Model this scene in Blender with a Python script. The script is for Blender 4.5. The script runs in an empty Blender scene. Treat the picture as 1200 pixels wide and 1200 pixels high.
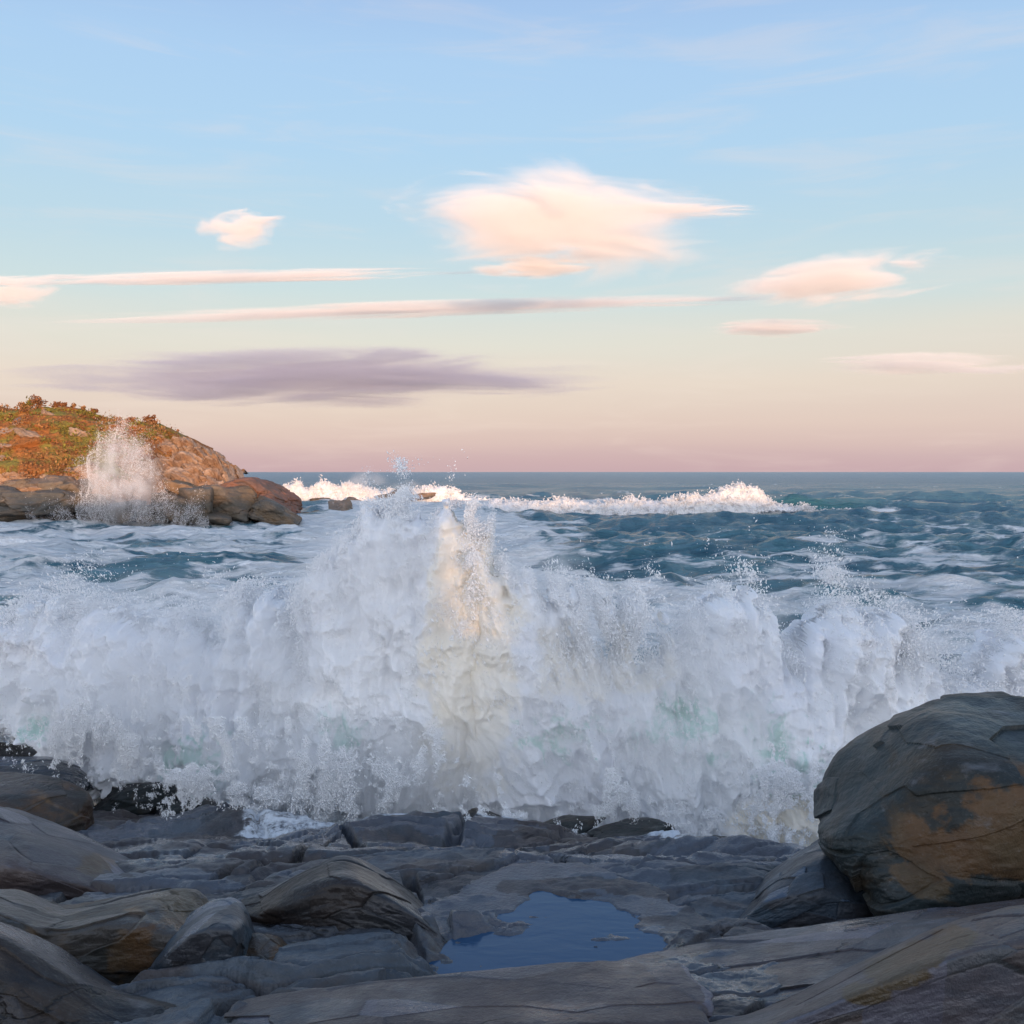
import bpy, math, time
import numpy as np
from mathutils import Vector
T0 = time.time()
SC = bpy.context.scene
COL = SC.collection
F = 1150.0          # focal length in 1200-px units
HY = 553.0          # horizon row
CZ = 4.5            # eye height over the sea
rng = np.random.default_rng(7)

def wx(px, Y): return (px - 600.0) / F * Y
def wz(py, Y): return CZ - (py - HY) / F * Y
def smooth(a, b, x):
    t = np.clip((x - a) / (b - a), 0, 1); return t * t * (3 - 2 * t)
def sig(x): return 1.0 / (1.0 + np.exp(-np.clip(x, -30, 30)))

# ------------------------------------------------------------------ noise
_r = np.random.default_rng(99)
PERM = _r.permutation(2048).astype(np.int32)
VAL = _r.uniform(-1, 1, 2048).astype(np.float32)
def vnoise(x, y, z, seed=0):
    x = np.asarray(x, np.float32) + seed * 17.3; y = np.asarray(y, np.float32) + seed * 5.7; z = np.asarray(z, np.float32) + seed * 9.1
    x, y, z = np.broadcast_arrays(x, y, z)
    ix = np.floor(x).astype(np.int32); iy = np.floor(y).astype(np.int32); iz = np.floor(z).astype(np.int32)
    fx = x - ix; fy = y - iy; fz = z - iz
    fx = fx * fx * fx * (fx * (fx * 6 - 15) + 10); fy = fy * fy * fy * (fy * (fy * 6 - 15) + 10); fz = fz * fz * fz * (fz * (fz * 6 - 15) + 10)
    out = 0
    for dx in (0, 1):
        a = PERM[(ix + dx) & 2047]; wxx = fx if dx else 1 - fx
        for dy in (0, 1):
            b = PERM[(a + iy + dy) & 2047]; wyy = fy if dy else 1 - fy
            for dz in (0, 1):
                c = VAL[PERM[(b + iz + dz) & 2047]]; wzz = fz if dz else 1 - fz
                out = out + c * wxx * wyy * wzz
    return out
def fbm(x, y, z, octv=4, seed=0, gain=0.5, lac=2.03):
    o = 0; a = 1; n = 0; f = 1.0
    x = np.asarray(x, np.float32); y = np.asarray(y, np.float32); z = np.asarray(z, np.float32)
    for k in range(octv):
        o = o + a * vnoise(x * f, y * f, z * f, seed + k * 3); n += a; a *= gain; f *= lac
    return o / n * 1.6
def billow(x, y, z, octv=4, seed=0, gain=0.55):
    o = 0; a = 1; n = 0; f = 1.0
    for k in range(octv):
        o = o + a * (1 - np.abs(vnoise(x * f, y * f, z * f, seed + k * 3)) * 2); n += a; a *= gain; f *= 2.05
    return o / n
def hashf(i, j, k, s):
    h = PERM[(PERM[(PERM[(i + s * 31) & 2047] + j) & 2047] + k) & 2047]
    return (VAL[h] + 1) * 0.5
def voro2(x, y, seed=0, jit=0.9):
    """F1, F2, nearest cell (i, j) and its centre"""
    ix = np.floor(x).astype(np.int32); iy = np.floor(y).astype(np.int32)
    f1 = np.full(x.shape, 9e9, np.float32); f2 = f1.copy(); ci = ix.copy(); cj = iy.copy(); cx = x * 0; cy = x * 0
    for dx in (-1, 0, 1):
        for dy in (-1, 0, 1):
            i = ix + dx; j = iy + dy
            px = i + 0.5 + (hashf(i, j, i * 0, seed) - 0.5) * jit; py = j + 0.5 + (hashf(i, j, i * 0 + 7, seed) - 0.5) * jit
            d = np.hypot(px - x, py - y)
            n = d < f1
            f2 = np.where(n, f1, np.minimum(f2, d)); f1 = np.where(n, d, f1)
            ci = np.where(n, i, ci); cj = np.where(n, j, cj); cx = np.where(n, px, cx); cy = np.where(n, py, cy)
    return f1, f2, ci, cj, cx, cy
def voro3(x, y, z, seed=0, jit=0.9):
    ix = np.floor(x).astype(np.int32); iy = np.floor(y).astype(np.int32); iz = np.floor(z).astype(np.int32)
    f1 = np.full(x.shape, 9e9, np.float32); f2 = f1.copy(); cid = ix * 0
    for dx in (-1, 0, 1):
        for dy in (-1, 0, 1):
            for dz in (-1, 0, 1):
                i = ix + dx; j = iy + dy; k = iz + dz
                px = i + 0.5 + (hashf(i, j, k, seed) - 0.5) * jit; py = j + 0.5 + (hashf(i, j, k + 7, seed) - 0.5) * jit
                pz = k + 0.5 + (hashf(i, j, k + 13, seed) - 0.5) * jit
                d = np.sqrt((px - x) ** 2 + (py - y) ** 2 + (pz - z) ** 2)
                n = d < f1
                f2 = np.where(n, f1, np.minimum(f2, d)); f1 = np.where(n, d, f1)
                cid = np.where(n, PERM[(PERM[(PERM[i & 2047] + j) & 2047] + k) & 2047], cid)
    return f1, f2, cid

def chisel2(x, y, seed, tilt=0.5, step=0.3):
    """broken, flat-faced bedding blocks: every cell a tilted plane of its own"""
    f1, f2, ci, cj, cx, cy = voro2(x, y, seed)
    a = (hashf(ci, cj, ci * 0 + 3, seed) - 0.5) * 2; b = (hashf(ci, cj, ci * 0 + 5, seed) - 0.5) * 2; c = (hashf(ci, cj, ci * 0 + 9, seed) - 0.5) * 2
    return ((x - cx) * a + (y - cy) * b) * tilt + c * step, f2 - f1

# ------------------------------------------------------------------ mesh helpers
def mesh_obj(name, V, Fc, mat=None, parent=None, smoothf=True, attrs=None, loc=None):
    me = bpy.data.meshes.new(name)
    V = np.ascontiguousarray(V, np.float32); Fc = np.ascontiguousarray(Fc, np.int32)
    k = Fc.shape[1]
    me.vertices.add(len(V)); me.vertices.foreach_set('co', V.ravel())
    me.loops.add(Fc.size); me.loops.foreach_set('vertex_index', Fc.ravel())
    me.polygons.add(len(Fc)); me.polygons.foreach_set('loop_start', np.arange(0, Fc.size, k, dtype=np.int32))
    if smoothf: me.polygons.foreach_set('use_smooth', np.ones(len(Fc), bool))
    me.update(calc_edges=True)
    for n, a in (attrs or {}).items():
        at = me.attributes.new(n, 'FLOAT', 'POINT'); at.data.foreach_set('value', np.ascontiguousarray(a, np.float32).ravel())
    if mat: me.materials.append(mat)
    o = bpy.data.objects.new(name, me); COL.objects.link(o)
    if parent is not None: o.parent = parent
    if loc is not None: o.location = loc
    return o
def grid_faces(nr, nc, mask=None):
    i = np.arange(nr * nc).reshape(nr, nc)
    f = np.stack([i[:-1, :-1], i[:-1, 1:], i[1:, 1:], i[1:, :-1]], -1)
    if mask is not None: f = f[mask]
    return f.reshape(-1, 4)
def compact(V, Fc, attrs=None):
    used = np.unique(Fc); mp = np.full(len(V), -1, np.int64); mp[used] = np.arange(len(used))
    return V[used], mp[Fc], {k: a.ravel()[used] for k, a in (attrs or {}).items()}
def tag(o, label=None, cat=None, group=None, kind=None):
    if label: o['label'] = label
    if cat: o['category'] = cat
    if group: o['group'] = group
    if kind: o['kind'] = kind
    return o
def empty(name, loc):
    o = bpy.data.objects.new(name, None); COL.objects.link(o); o.location = loc; o.empty_display_size = 0.2
    return o
OCT_V = np.array([[1, 0, 0], [-1, 0, 0], [0, 1, 0], [0, -1, 0], [0, 0, 1], [0, 0, -1]], np.float32)
OCT_F = np.array([[0, 2, 4], [2, 1, 4], [1, 3, 4], [3, 0, 4], [2, 0, 5], [1, 2, 5], [3, 1, 5], [0, 3, 5]], np.int32)
TET_V = np.array([[1, 1, 1], [-1, -1, 1], [-1, 1, -1], [1, -1, -1]], np.float32) * 0.75
TET_F = np.array([[0, 2, 1], [0, 1, 3], [0, 3, 2], [1, 2, 3]], np.int32)
def drops(name, P, R, mat, parent=None, octa=True, flow=None, attrs=None):
    """water drops: one small solid at every point"""
    BV, BF = (OCT_V, OCT_F) if octa else (TET_V, TET_F)
    n = len(P); k = len(BV)
    ax = rng.normal(size=(n, 3)).astype(np.float32)
    if flow is not None: ax = ax * 0.45 + flow.astype(np.float32)
    ax /= np.linalg.norm(ax, axis=1, keepdims=True) + 1e-6
    up = rng.normal(size=(n, 3)).astype(np.float32); s = np.cross(ax, up); s /= np.linalg.norm(s, axis=1, keepdims=True) + 1e-6
    u = np.cross(s, ax)
    el = (0.8 + 3.2 * rng.uniform(0, 1, (n, 1)) ** 3).astype(np.float32) if flow is not None else rng.uniform(0.8, 1.6, (n, 1)).astype(np.float32)
    V = (BV[None, :, 0:1] * s[:, None] + BV[None, :, 1:2] * u[:, None] + BV[None, :, 2:3] * (ax * el)[:, None])
    V = V * R[:, None, None] + P[:, None]
    Fc = (BF[None] + (np.arange(n) * k)[:, None, None]).reshape(-1, 3)
    at = {q: np.repeat(a, k) for q, a in (attrs or {}).items()}
    return mesh_obj(name, V.reshape(-1, 3), Fc, mat, parent, octa, at)

# ------------------------------------------------------------------ node helpers
class NT:
    def __init__(s, tree): s.t = tree; s.n = tree.nodes; s.l = tree.links
    def node(s, typ, **kw):
        n = s.n.new(typ)
        ins = kw.pop('ins', {})
        for k, v in kw.items(): setattr(n, k, v)
        for k, v in ins.items():
            sock = n.inputs[k]
            if isinstance(v, bpy.types.NodeSocket): s.l.new(v, sock)
            else: sock.default_value = v
        return n
    def math(s, op, a, b=None, c=None, clamp=False):
        n = s.node('ShaderNodeMath', operation=op, use_clamp=clamp)
        for i, v in enumerate((a, b, c)):
            if v is None: continue
            if isinstance(v, bpy.types.NodeSocket): s.l.new(v, n.inputs[i])
            else: n.inputs[i].default_value = v
        return n.outputs[0]
    def mix(s, f, a, b, mode='MIX'):
        n = s.node('ShaderNodeMix', data_type='RGBA', blend_type=mode)
        for sock, v in ((n.inputs[0], f), (n.inputs[6], a), (n.inputs[7], b)):
            if isinstance(v, bpy.types.NodeSocket): s.l.new(v, sock)
            elif sock.type == 'RGBA': sock.default_value = (*v[:3], 1)
            else: sock.default_value = v
        return n.outputs[2]
    def ramp(s, f, pts, interp='LINEAR'):
        n = s.node('ShaderNodeValToRGB'); cr = n.color_ramp; cr.interpolation = interp
        while len(cr.elements) < len(pts): cr.elements.new(0.5)
        for e, (p, c) in zip(cr.elements, pts):
            e.position = p; e.color = (*c, 1) if len(c) == 3 else c
        s.l.new(f, n.inputs[0]); return n.outputs[0]
    def step(s, x, a, b):
        n = s.node('ShaderNodeMapRange', interpolation_type='SMOOTHSTEP', ins={'From Min': a, 'From Max': b})
        s.l.new(x, n.inputs[0]); return n.outputs[0]
    def noise(s, vec, scale, detail=4, rough=0.55, dist=0.0, typ='FBM'):
        n = s.node('ShaderNodeTexNoise', noise_type=typ, ins={'Scale': scale, 'Detail': detail, 'Roughness': rough, 'Distortion': dist})
        s.l.new(vec, n.inputs['Vector']); return n.outputs[0]
    def mapping(s, vec, scale=(1, 1, 1), rot=(0, 0, 0), loc=(0, 0, 0)):
        n = s.node('ShaderNodeMapping', ins={'Scale': scale, 'Rotation': rot, 'Location': loc}); s.l.new(vec, n.inputs[0]); return n.outputs[0]
    def attr(s, name): return s.node('ShaderNodeAttribute', attribute_name=name).outputs['Fac']
    def pos(s): return s.node('ShaderNodeNewGeometry').outputs['Position']
def material(name):
    m = bpy.data.materials.new(name); m.use_nodes = True; m.node_tree.nodes.clear()
    t = NT(m.node_tree); t.out = t.node('ShaderNodeOutputMaterial'); return m, t
def lin(r, g, b):
    f = lambda c: ((c / 255 + 0.055) / 1.055) ** 2.4 if c / 255 > 0.04045 else c / 255 / 12.92
    return (f(r), f(g), f(b))

# ------------------------------------------------------------------ materials
def rock_material(name, base, warm, cool, ochre_amt=0.3, scale=1.0, rough=(0.32, 0.62), bump=0.5, wet=0.35, spec=0.5):
    m, t = material(name); p = t.pos()
    pw = t.mapping(p, (scale,) * 3)
    strat = t.mapping(p, (scale * 1.0, scale * 1.6, scale * 2.9), rot=(0.35, -0.25, 0.4))
    n1 = t.noise(pw, 0.9, 5, 0.6, 0.4); n2 = t.noise(strat, 1.6, 6, 0.62, 0.6); n3 = t.noise(pw, 9, 6, 0.7); n4 = t.noise(t.mapping(pw, loc=(31, 7, 3)), 1.4, 4, 0.55, 0.8)
    n5 = t.noise(pw, 60, 3, 0.6)
    c = t.mix(t.step(n1, 0.38, 0.62), base, cool)
    c = t.mix(t.step(n2, 0.45, 0.68), c, warm)
    c = t.mix(t.math('MULTIPLY', t.step(n4, 0.56, 0.66), ochre_amt), c, (0.20, 0.115, 0.045))
    fa = t.attr('facet'); on = t.step(fa, 0.0, 0.02)
    c = t.mix(t.math('MULTIPLY', on, t.step(fa, 0.62, 0.72)), c, t.mix(0.7, c, (base[0] * 2.0, base[1] * 2.15, base[2] * 2.4)))
    c = t.mix(t.math('MULTIPLY', on, t.math('SUBTRACT', 1.0, t.step(fa, 0.30, 0.40))), c, t.mix(0.6, c, (warm[0] * 0.7, warm[1] * 0.62, warm[2] * 0.6)))
    sa = t.math('ADD', t.attr('stain'), t.math('MULTIPLY', t.math('SUBTRACT', t.math('ADD', t.math('MULTIPLY', n2, 0.6), t.math('MULTIPLY', t.noise(t.mapping(pw, loc=(2, 5, 8)), 3.0, 4, 0.6, 1.0), 0.6)), 0.6), 3.0))
    c = t.mix(t.math('MULTIPLY', t.step(sa, 0.40, 0.62), t.step(t.attr('stain'), 0.02, 0.3)), c, t.mix(t.step(n1, 0.42, 0.58), (0.095, 0.055, 0.028), (0.080, 0.062, 0.038)))
    # pale mineral streaks along the bedding, dark seams
    st = t.noise(strat, 4.5, 5, 0.6, 0.3)
    c = t.mix(t.math('MULTIPLY', t.step(st, 0.58, 0.74), 0.45), c, (0.17, 0.175, 0.19))
    c = t.mix(t.math('MULTIPLY', t.step(n3, 0.3, 0.75), 0.55), c, t.mix(1.0, c, (0.42, 0.42, 0.44), 'MULTIPLY'))
    c = t.mix(t.math('MULTIPLY', t.step(n5, 0.55, 0.8), 0.25), c, (0.16, 0.16, 0.16))
    cn = t.math('ABSOLUTE', t.math('SUBTRACT', t.noise(strat, 0.9, 5, 0.55, 0.5), 0.5)); cmask = t.step(t.noise(t.mapping(pw, loc=(8, 1, 6)), 0.9, 3, 0.5), 0.54, 0.62)
    crack = t.math('MAXIMUM', t.step(cn, 0.0, 0.012), t.math('SUBTRACT', 1.0, cmask))
    c = t.mix(crack, t.mix(1.0, c, (0.3, 0.3, 0.3), 'MULTIPLY'), c)
    b1 = t.math('MULTIPLY', n2, 0.26); b2 = t.math('MULTIPLY', n3, 0.22); b3 = t.math('MULTIPLY', n5, 0.07)
    h = t.math('ADD', t.math('ADD', b1, b2), t.math('ADD', b3, t.math('MULTIPLY', crack, 0.12)))
    if name == 'wet_grey_bedrock':
        lace = t.math('ADD', t.math('MULTIPLY', t.noise(t.mapping(p, (0.7, 1.6, 1.0)), 5.0, 6, 0.7, 1.2), 0.7), t.math('MULTIPLY', t.noise(p, 22, 4, 0.7), 0.35))
        fm = t.step(t.math('ADD', t.attr('foamy'), t.math('SUBTRACT', lace, 0.55)), 0.44, 0.62)
        c = t.mix(fm, c, (0.55, 0.60, 0.65))
    bp = t.node('ShaderNodeBump', ins={'Strength': bump, 'Distance': 0.16 / scale, 'Height': h})
    wetm = t.step(t.noise(t.mapping(p, (1, 1, 0.4), loc=(3, 9, 1)), 0.8 * scale, 5, 0.6), 0.5, 0.62)
    r = t.math('SUBTRACT', t.math('ADD', rough[0], t.math('MULTIPLY', n3, rough[1] - rough[0])), t.math('MULTIPLY', wetm, wet * 0.5))
    r = t.math('MAXIMUM', t.math('SUBTRACT', r, t.math('MULTIPLY', t.step(t.attr('facet'), 0.55, 0.7), 0.14)), 0.10)
    b = t.node('ShaderNodeBsdfPrincipled', ins={'Base Color': c, 'Roughness': r, 'Normal': bp.outputs[0], 'IOR': 1.4, 'Specular IOR Level': spec,
        'Coat Weight': t.math('MULTIPLY', wetm, wet), 'Coat Roughness': 0.12, 'Coat IOR': 1.33})
    t.l.new(b.outputs[0], t.out.inputs[0]); return m
M_ledge = rock_material('wet_grey_bedrock', (0.042, 0.045, 0.051), (0.078, 0.068, 0.066), (0.076, 0.095, 0.116), 0.10, 1.0, bump=0.5, wet=0.7)
M_purple = rock_material('mauve_grey_rock', (0.062, 0.058, 0.068), (0.100, 0.082, 0.078), (0.066, 0.075, 0.086), 0.22, 1.0, bump=0.45, wet=0.5)
M_umber = rock_material('umber_rock', (0.022, 0.022, 0.024), (0.034, 0.028, 0.025), (0.028, 0.034, 0.042), 0.1, 1.2, bump=0.4, wet=0.3, spec=0.35)
M_dark = rock_material('dark_wet_rock', (0.018, 0.021, 0.022), (0.030, 0.027, 0.023), (0.022, 0.030, 0.032), 0.1, 1.2, bump=0.4, wet=0.25, spec=0.35)
M_brown = rock_material('brown_stained_rock', (0.040, 0.034, 0.028), (0.095, 0.055, 0.028), (0.036, 0.038, 0.036), 0.7, 1.1, bump=0.4, wet=0.25, spec=0.35)
M_big = rock_material('boulder_rock', (0.022, 0.028, 0.029), (0.046, 0.036, 0.024), (0.026, 0.038, 0.042), 0.2, 0.9, bump=0.35, wet=0.2, spec=0.3)
M_blue = rock_material('blue_grey_rock', (0.032, 0.045, 0.062), (0.050, 0.052, 0.058), (0.042, 0.066, 0.090), 0.05, 1.4, bump=0.4, wet=0.6)
M_far = rock_material('headland_granite', (0.20, 0.15, 0.11), (0.30, 0.195, 0.13), (0.15, 0.13, 0.10), 0.5, 0.16, rough=(0.6, 0.9), bump=0.9, wet=0.0)
M_red = rock_material('reddish_granite', (0.20, 0.10, 0.07), (0.28, 0.13, 0.085), (0.14, 0.09, 0.07), 0.2, 0.3, rough=(0.6, 0.9), bump=0.8, wet=0.0)
M_pale = rock_material('pale_granite', (0.38, 0.26, 0.185), (0.44, 0.27, 0.17), (0.28, 0.20, 0.15), 0.4, 0.3, rough=(0.6, 0.9), bump=0.7, wet=0.0)
M_farwet = rock_material('wet_shore_granite', (0.12, 0.10, 0.075), (0.20, 0.145, 0.10), (0.095, 0.09, 0.078), 0.4, 0.2, rough=(0.4, 0.7), bump=0.9, wet=0.2)
M_land = rock_material('inland_rock', (0.09, 0.085, 0.08), (0.13, 0.1, 0.07), (0.08, 0.09, 0.09), 0.4, 0.3, bump=0.5, wet=0.0)

def headland_material():
    m, t = material('headland_ground'); p = t.pos(); v = t.attr('veg')
    n1 = t.noise(p, 0.28, 5, 0.6, 0.5); n2 = t.noise(t.mapping(p, loc=(9, 4, 2)), 0.55, 5, 0.65, 0.4); n3 = t.noise(p, 2.5, 5, 0.7)
    rock = t.mix(t.step(n2, 0.4, 0.6), (0.38, 0.24, 0.16), (0.52, 0.36, 0.26))
    rock = t.mix(t.step(n3, 0.5, 0.75), rock, (0.22, 0.13, 0.09))
    veg = t.mix(t.step(n1, 0.42, 0.56), (0.34, 0.13, 0.04), (0.24, 0.20, 0.045))
    veg = t.mix(t.step(n2, 0.55, 0.65), veg, (0.42, 0.19, 0.06))
    veg = t.mix(t.step(n3, 0.5, 0.7), veg, (0.07, 0.045, 0.018))
    k = t.step(t.math('ADD', v, t.math('MULTIPLY', t.math('SUBTRACT', n2, 0.5), 2.6)), 0.50, 0.60)
    dk = t.attr('low')
    rock = t.mix(dk, rock, t.mix(t.step(n2, 0.4, 0.6), (0.10, 0.078, 0.058), (0.17, 0.12, 0.078)))
    c = t.mix(k, rock, veg)
    bp = t.node('ShaderNodeBump', ins={'Strength': 0.8, 'Distance': 0.5, 'Height': t.math('ADD', n3, n2)})
    b = t.node('ShaderNodeBsdfPrincipled', ins={'Base Color': c, 'Roughness': 0.8, 'Normal': bp.outputs[0], 'Specular IOR Level': 0.2})
    t.l.new(b.outputs[0], t.out.inputs[0]); return m
M_head = headland_material()

def foam_material(name, col=(0.94, 0.955, 0.975), sss=True, green=(0.56, 0.76, 0.70), trans=0.35, scale=1.0):
    m, t = material(name); p = t.pos()
    c = col
    if sss:
        g = t.attr('green'); n = t.noise(p, 2.2 * scale, 4, 0.6, 0.3); n2 = t.noise(t.mapping(p, loc=(5, 5, 5)), 1.1 * scale, 4, 0.6)
        c = t.mix(t.math('MULTIPLY', t.step(n2, 0.45, 0.7), 0.5), col, (0.87, 0.89, 0.96))
        gm = t.math('MULTIPLY', t.step(t.math('ADD', g, t.math('MULTIPLY', t.math('SUBTRACT', t.noise(p, 3.4 * scale, 5, 0.65, 1.0), 0.5), 3.6)), 0.50, 1.15), t.step(g, 0.02, 0.4))
        c = t.mix(gm, c, green)
        cr = t.attr('sunlit_tint'); c = t.mix(t.math('MULTIPLY', t.step(t.math('ADD', cr, t.math('MULTIPLY', t.math('SUBTRACT', n, 0.5), 1.9)), 0.30, 0.65), t.step(cr, 0.02, 0.3)), c, (1.0, 0.955, 0.865))  # warm cream mixed into the foam colour, painting sunlight on the splash
        nf = t.noise(p, 14 * scale, 5, 0.7); nm = t.noise(p, 4 * scale, 5, 0.65, 0.4)
        bp = t.node('ShaderNodeBump', ins={'Strength': 0.45, 'Distance': 0.08 / scale, 'Height': t.math('ADD', t.math('MULTIPLY', nf, 0.35), nm)})
        b = t.node('ShaderNodeBsdfPrincipled', ins={'Base Color': c, 'Roughness': 0.55, 'Normal': bp.outputs[0], 'IOR': 1.33,
            'Subsurface Weight': 0.0, 'Specular IOR Level': 0.2})
        tr = t.node('ShaderNodeBsdfTranslucent'); t.l.new(c if isinstance(c, bpy.types.NodeSocket) else b.inputs[0], tr.inputs[0]) 
        mx = t.node('ShaderNodeMixShader', ins={0: 0.22}); t.l.new(b.outputs[0], mx.inputs[1]); t.l.new(tr.outputs[0], mx.inputs[2]); t.l.new(mx.outputs[0], t.out.inputs[0])
    else:
        d = t.node('ShaderNodeBsdfDiffuse', ins={'Color': (*c, 1)}); tr = t.node('ShaderNodeBsdfTranslucent', ins={'Color': (*c, 1)})
        mx = t.node('ShaderNodeMixShader', ins={0: trans}); t.l.new(d.outputs[0], mx.inputs[1]); t.l.new(tr.outputs[0], mx.inputs[2])
        t.l.new(mx.outputs[0], t.out.inputs[0])
    return m
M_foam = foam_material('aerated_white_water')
M_foamfar = foam_material('breaker_foam', (0.84, 0.83, 0.83), scale=0.2)
M_drop = foam_material('water_drops', (0.96, 0.97, 0.98), sss=False, trans=0.15)
M_dropfar = foam_material('breaker_drops', (0.84, 0.83, 0.84), sss=False, trans=0.15)

def sea_material():
    m, t = material('sea_water'); p = t.pos(); fo = t.attr('foam'); gr = t.attr('green')
    cam = t.node('ShaderNodeVectorMath', operation='LENGTH'); t.l.new(p, cam.inputs[0]); dist = cam.outputs['Value']
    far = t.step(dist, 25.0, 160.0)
    a1 = t.noise(t.mapping(p, (0.4, 1.0, 1)), 2.0, 6, 0.66, 0.5)
    a2 = t.noise(t.mapping(p, (0.35, 1.0, 1), rot=(0, 0, 0.25)), 0.33, 5, 0.6, 0.3)
    a3 = t.noise(t.mapping(p, (0.3, 1.0, 1), rot=(0, 0, -0.15)), 0.07, 5, 0.6, 0.3)
    h = t.math('ADD', t.math('MULTIPLY', a1, 0.85), t.math('ADD', t.math('MULTIPLY', a2, 1.2), t.math('MULTIPLY', a3, t.math('MULTIPLY', far, 3.2))))
    bp = t.node('ShaderNodeBump', ins={'Strength': 1.0, 'Distance': 0.85, 'Height': h})
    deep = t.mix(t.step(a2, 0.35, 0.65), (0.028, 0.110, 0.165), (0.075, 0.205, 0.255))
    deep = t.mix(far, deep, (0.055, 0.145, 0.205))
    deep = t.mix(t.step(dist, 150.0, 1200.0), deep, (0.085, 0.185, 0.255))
    deep = t.mix(t.math('MULTIPLY', gr, 0.4), deep, (0.02, 0.16, 0.13))
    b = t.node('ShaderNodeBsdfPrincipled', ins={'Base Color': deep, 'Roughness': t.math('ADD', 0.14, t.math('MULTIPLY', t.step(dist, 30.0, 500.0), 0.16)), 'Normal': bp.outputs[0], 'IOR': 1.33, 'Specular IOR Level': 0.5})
    # foam: lace and streaks
    l1 = t.noise(t.mapping(p, (0.5, 1.3, 1)), 2.3, 7, 0.72, 0.9); l2 = t.noise(t.mapping(p, (0.35, 1.2, 1), loc=(4, 8, 0)), 0.7, 6, 0.68, 1.0)
    lace = t.math('ADD', t.math('MULTIPLY', l1, 0.5), t.math('MULTIPLY', l2, 0.7))
    k = t.step(t.math('ADD', fo, t.math('SUBTRACT', lace, 0.6)), 0.36, 0.66)
    fb = t.node('ShaderNodeBump', ins={'Strength': 0.7, 'Distance': 0.25, 'Height': lace, 'Normal': bp.outputs[0]})
    fcol = t.mix(t.step(l2, 0.35, 0.65), (0.58, 0.64, 0.68), (0.88, 0.89, 0.90))
    d = t.node('ShaderNodeBsdfPrincipled', ins={'Base Color': fcol, 'Roughness': 0.6, 'Normal': fb.outputs[0], 'Specular IOR Level': 0.3})
    mx = t.node('ShaderNodeMixShader', ins={0: k}); t.l.new(b.outputs[0], mx.inputs[1]); t.l.new(d.outputs[0], mx.inputs[2])
    t.l.new(mx.outputs[0], t.out.inputs[0]); return m
M_sea = sea_material()
def pool_material():
    m, t = material('pool_water'); p = t.pos()
    n = t.noise(t.mapping(p, (1, 2.5, 1)), 5, 4, 0.55, 0.5)
    bp = t.node('ShaderNodeBump', ins={'Strength': 0.12, 'Distance': 0.02, 'Height': n})
    b = t.node('ShaderNodeBsdfPrincipled', ins={'Base Color': (0.024, 0.066, 0.135, 1), 'Roughness': 0.09, 'Normal': bp.outputs[0], 'IOR': 1.33, 'Specular IOR Level': 0.5})
    t.l.new(b.outputs[0], t.out.inputs[0]); return m
M_pool = pool_material()

# ------------------------------------------------------------------ world
SUN_EL = math.radians(2.6); SUN_AZ = math.radians(14)       # behind the camera, a little to its right
sun_dir = Vector((math.sin(SUN_AZ) * math.cos(SUN_EL), -math.cos(SUN_AZ) * math.cos(SUN_EL), math.sin(SUN_EL)))
W = bpy.data.worlds.new('World'); SC.world = W; W.use_nodes = True; W.node_tree.nodes.clear()
t = NT(W.node_tree)
tc = t.node('ShaderNodeTexCoord'); d = tc.outputs['Generated']
sep = t.node('ShaderNodeSeparateXYZ'); t.l.new(d, sep.inputs[0])
az_n = t.noise(t.mapping(d, (1.2, 1.2, 14)), 1.6, 4, 0.5)
zz = t.math('ADD', sep.outputs[2], t.math('MULTIPLY', t.math('SUBTRACT', az_n, 0.5), 0.035))
def el(py): return math.sin(math.atan((HY - py) / F))
front = t.ramp(zz, [(0.0, lin(198, 172, 182)), (el(535), lin(201, 178, 186)), (el(495), lin(217, 196, 194)), (el(450), lin(226, 209, 200)), (el(400), lin(222, 217, 208)),
    (el(345), lin(203, 218, 220)), (el(270), lin(186, 213, 229)), (el(180), lin(176, 210, 238)), (el(80), lin(172, 206, 240)), (el(0), lin(164, 196, 236)), (0.62, lin(135, 168, 216)), (1.0, lin(120, 152, 198))])
back = t.ramp(zz, [(0.0, (2.6, 2.1, 1.9)), (0.12, (2.9, 2.75, 2.75)), (0.35, (1.85, 1.97, 2.2)), (0.7, (0.66, 0.78, 1.02)), (1.0, (0.34, 0.44, 0.66))])
bk = t.step(t.math('MULTIPLY', sep.outputs[1], -1.0), -0.35, 0.95)
veil = t.noise(t.mapping(d, (2.2, 1.0, 16), rot=(0.03, 0.05, 0)), 2.2, 6, 0.6, 0.6)
front = t.mix(t.math('MULTIPLY', t.step(veil, 0.46, 0.74), 0.24), front, lin(238, 222, 216))
sky = t.mix(bk, front, back)
ns = t.node('ShaderNodeTexSky', sky_type='NISHITA', sun_disc=False, sun_elevation=SUN_EL, sun_rotation=math.pi - SUN_AZ, altitude=0, air_density=1.0, dust_density=0.6, ozone_density=1.5)
bg1 = t.node('ShaderNodeBackground', ins={'Color': sky, 'Strength': 0.92})
bg2 = t.node('ShaderNodeBackground', ins={'Color': ns.outputs[0], 'Strength': 0.05})
ad = t.node('ShaderNodeAddShader'); t.l.new(bg1.outputs[0], ad.inputs[0]); t.l.new(bg2.outputs[0], ad.inputs[1])
wo = t.node('ShaderNodeOutputWorld'); t.l.new(ad.outputs[0], wo.inputs[0])

sl = bpy.data.lights.new('sun', 'SUN'); sl.energy = 4.6; sl.angle = math.radians(0.5); sl.color = (1.0, 0.61, 0.36)
so = bpy.data.objects.new('sun', sl); COL.objects.link(so); so.rotation_euler = sun_dir.to_track_quat('Z', 'Y').to_euler(); so.location = (30, -200, 60)

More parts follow.
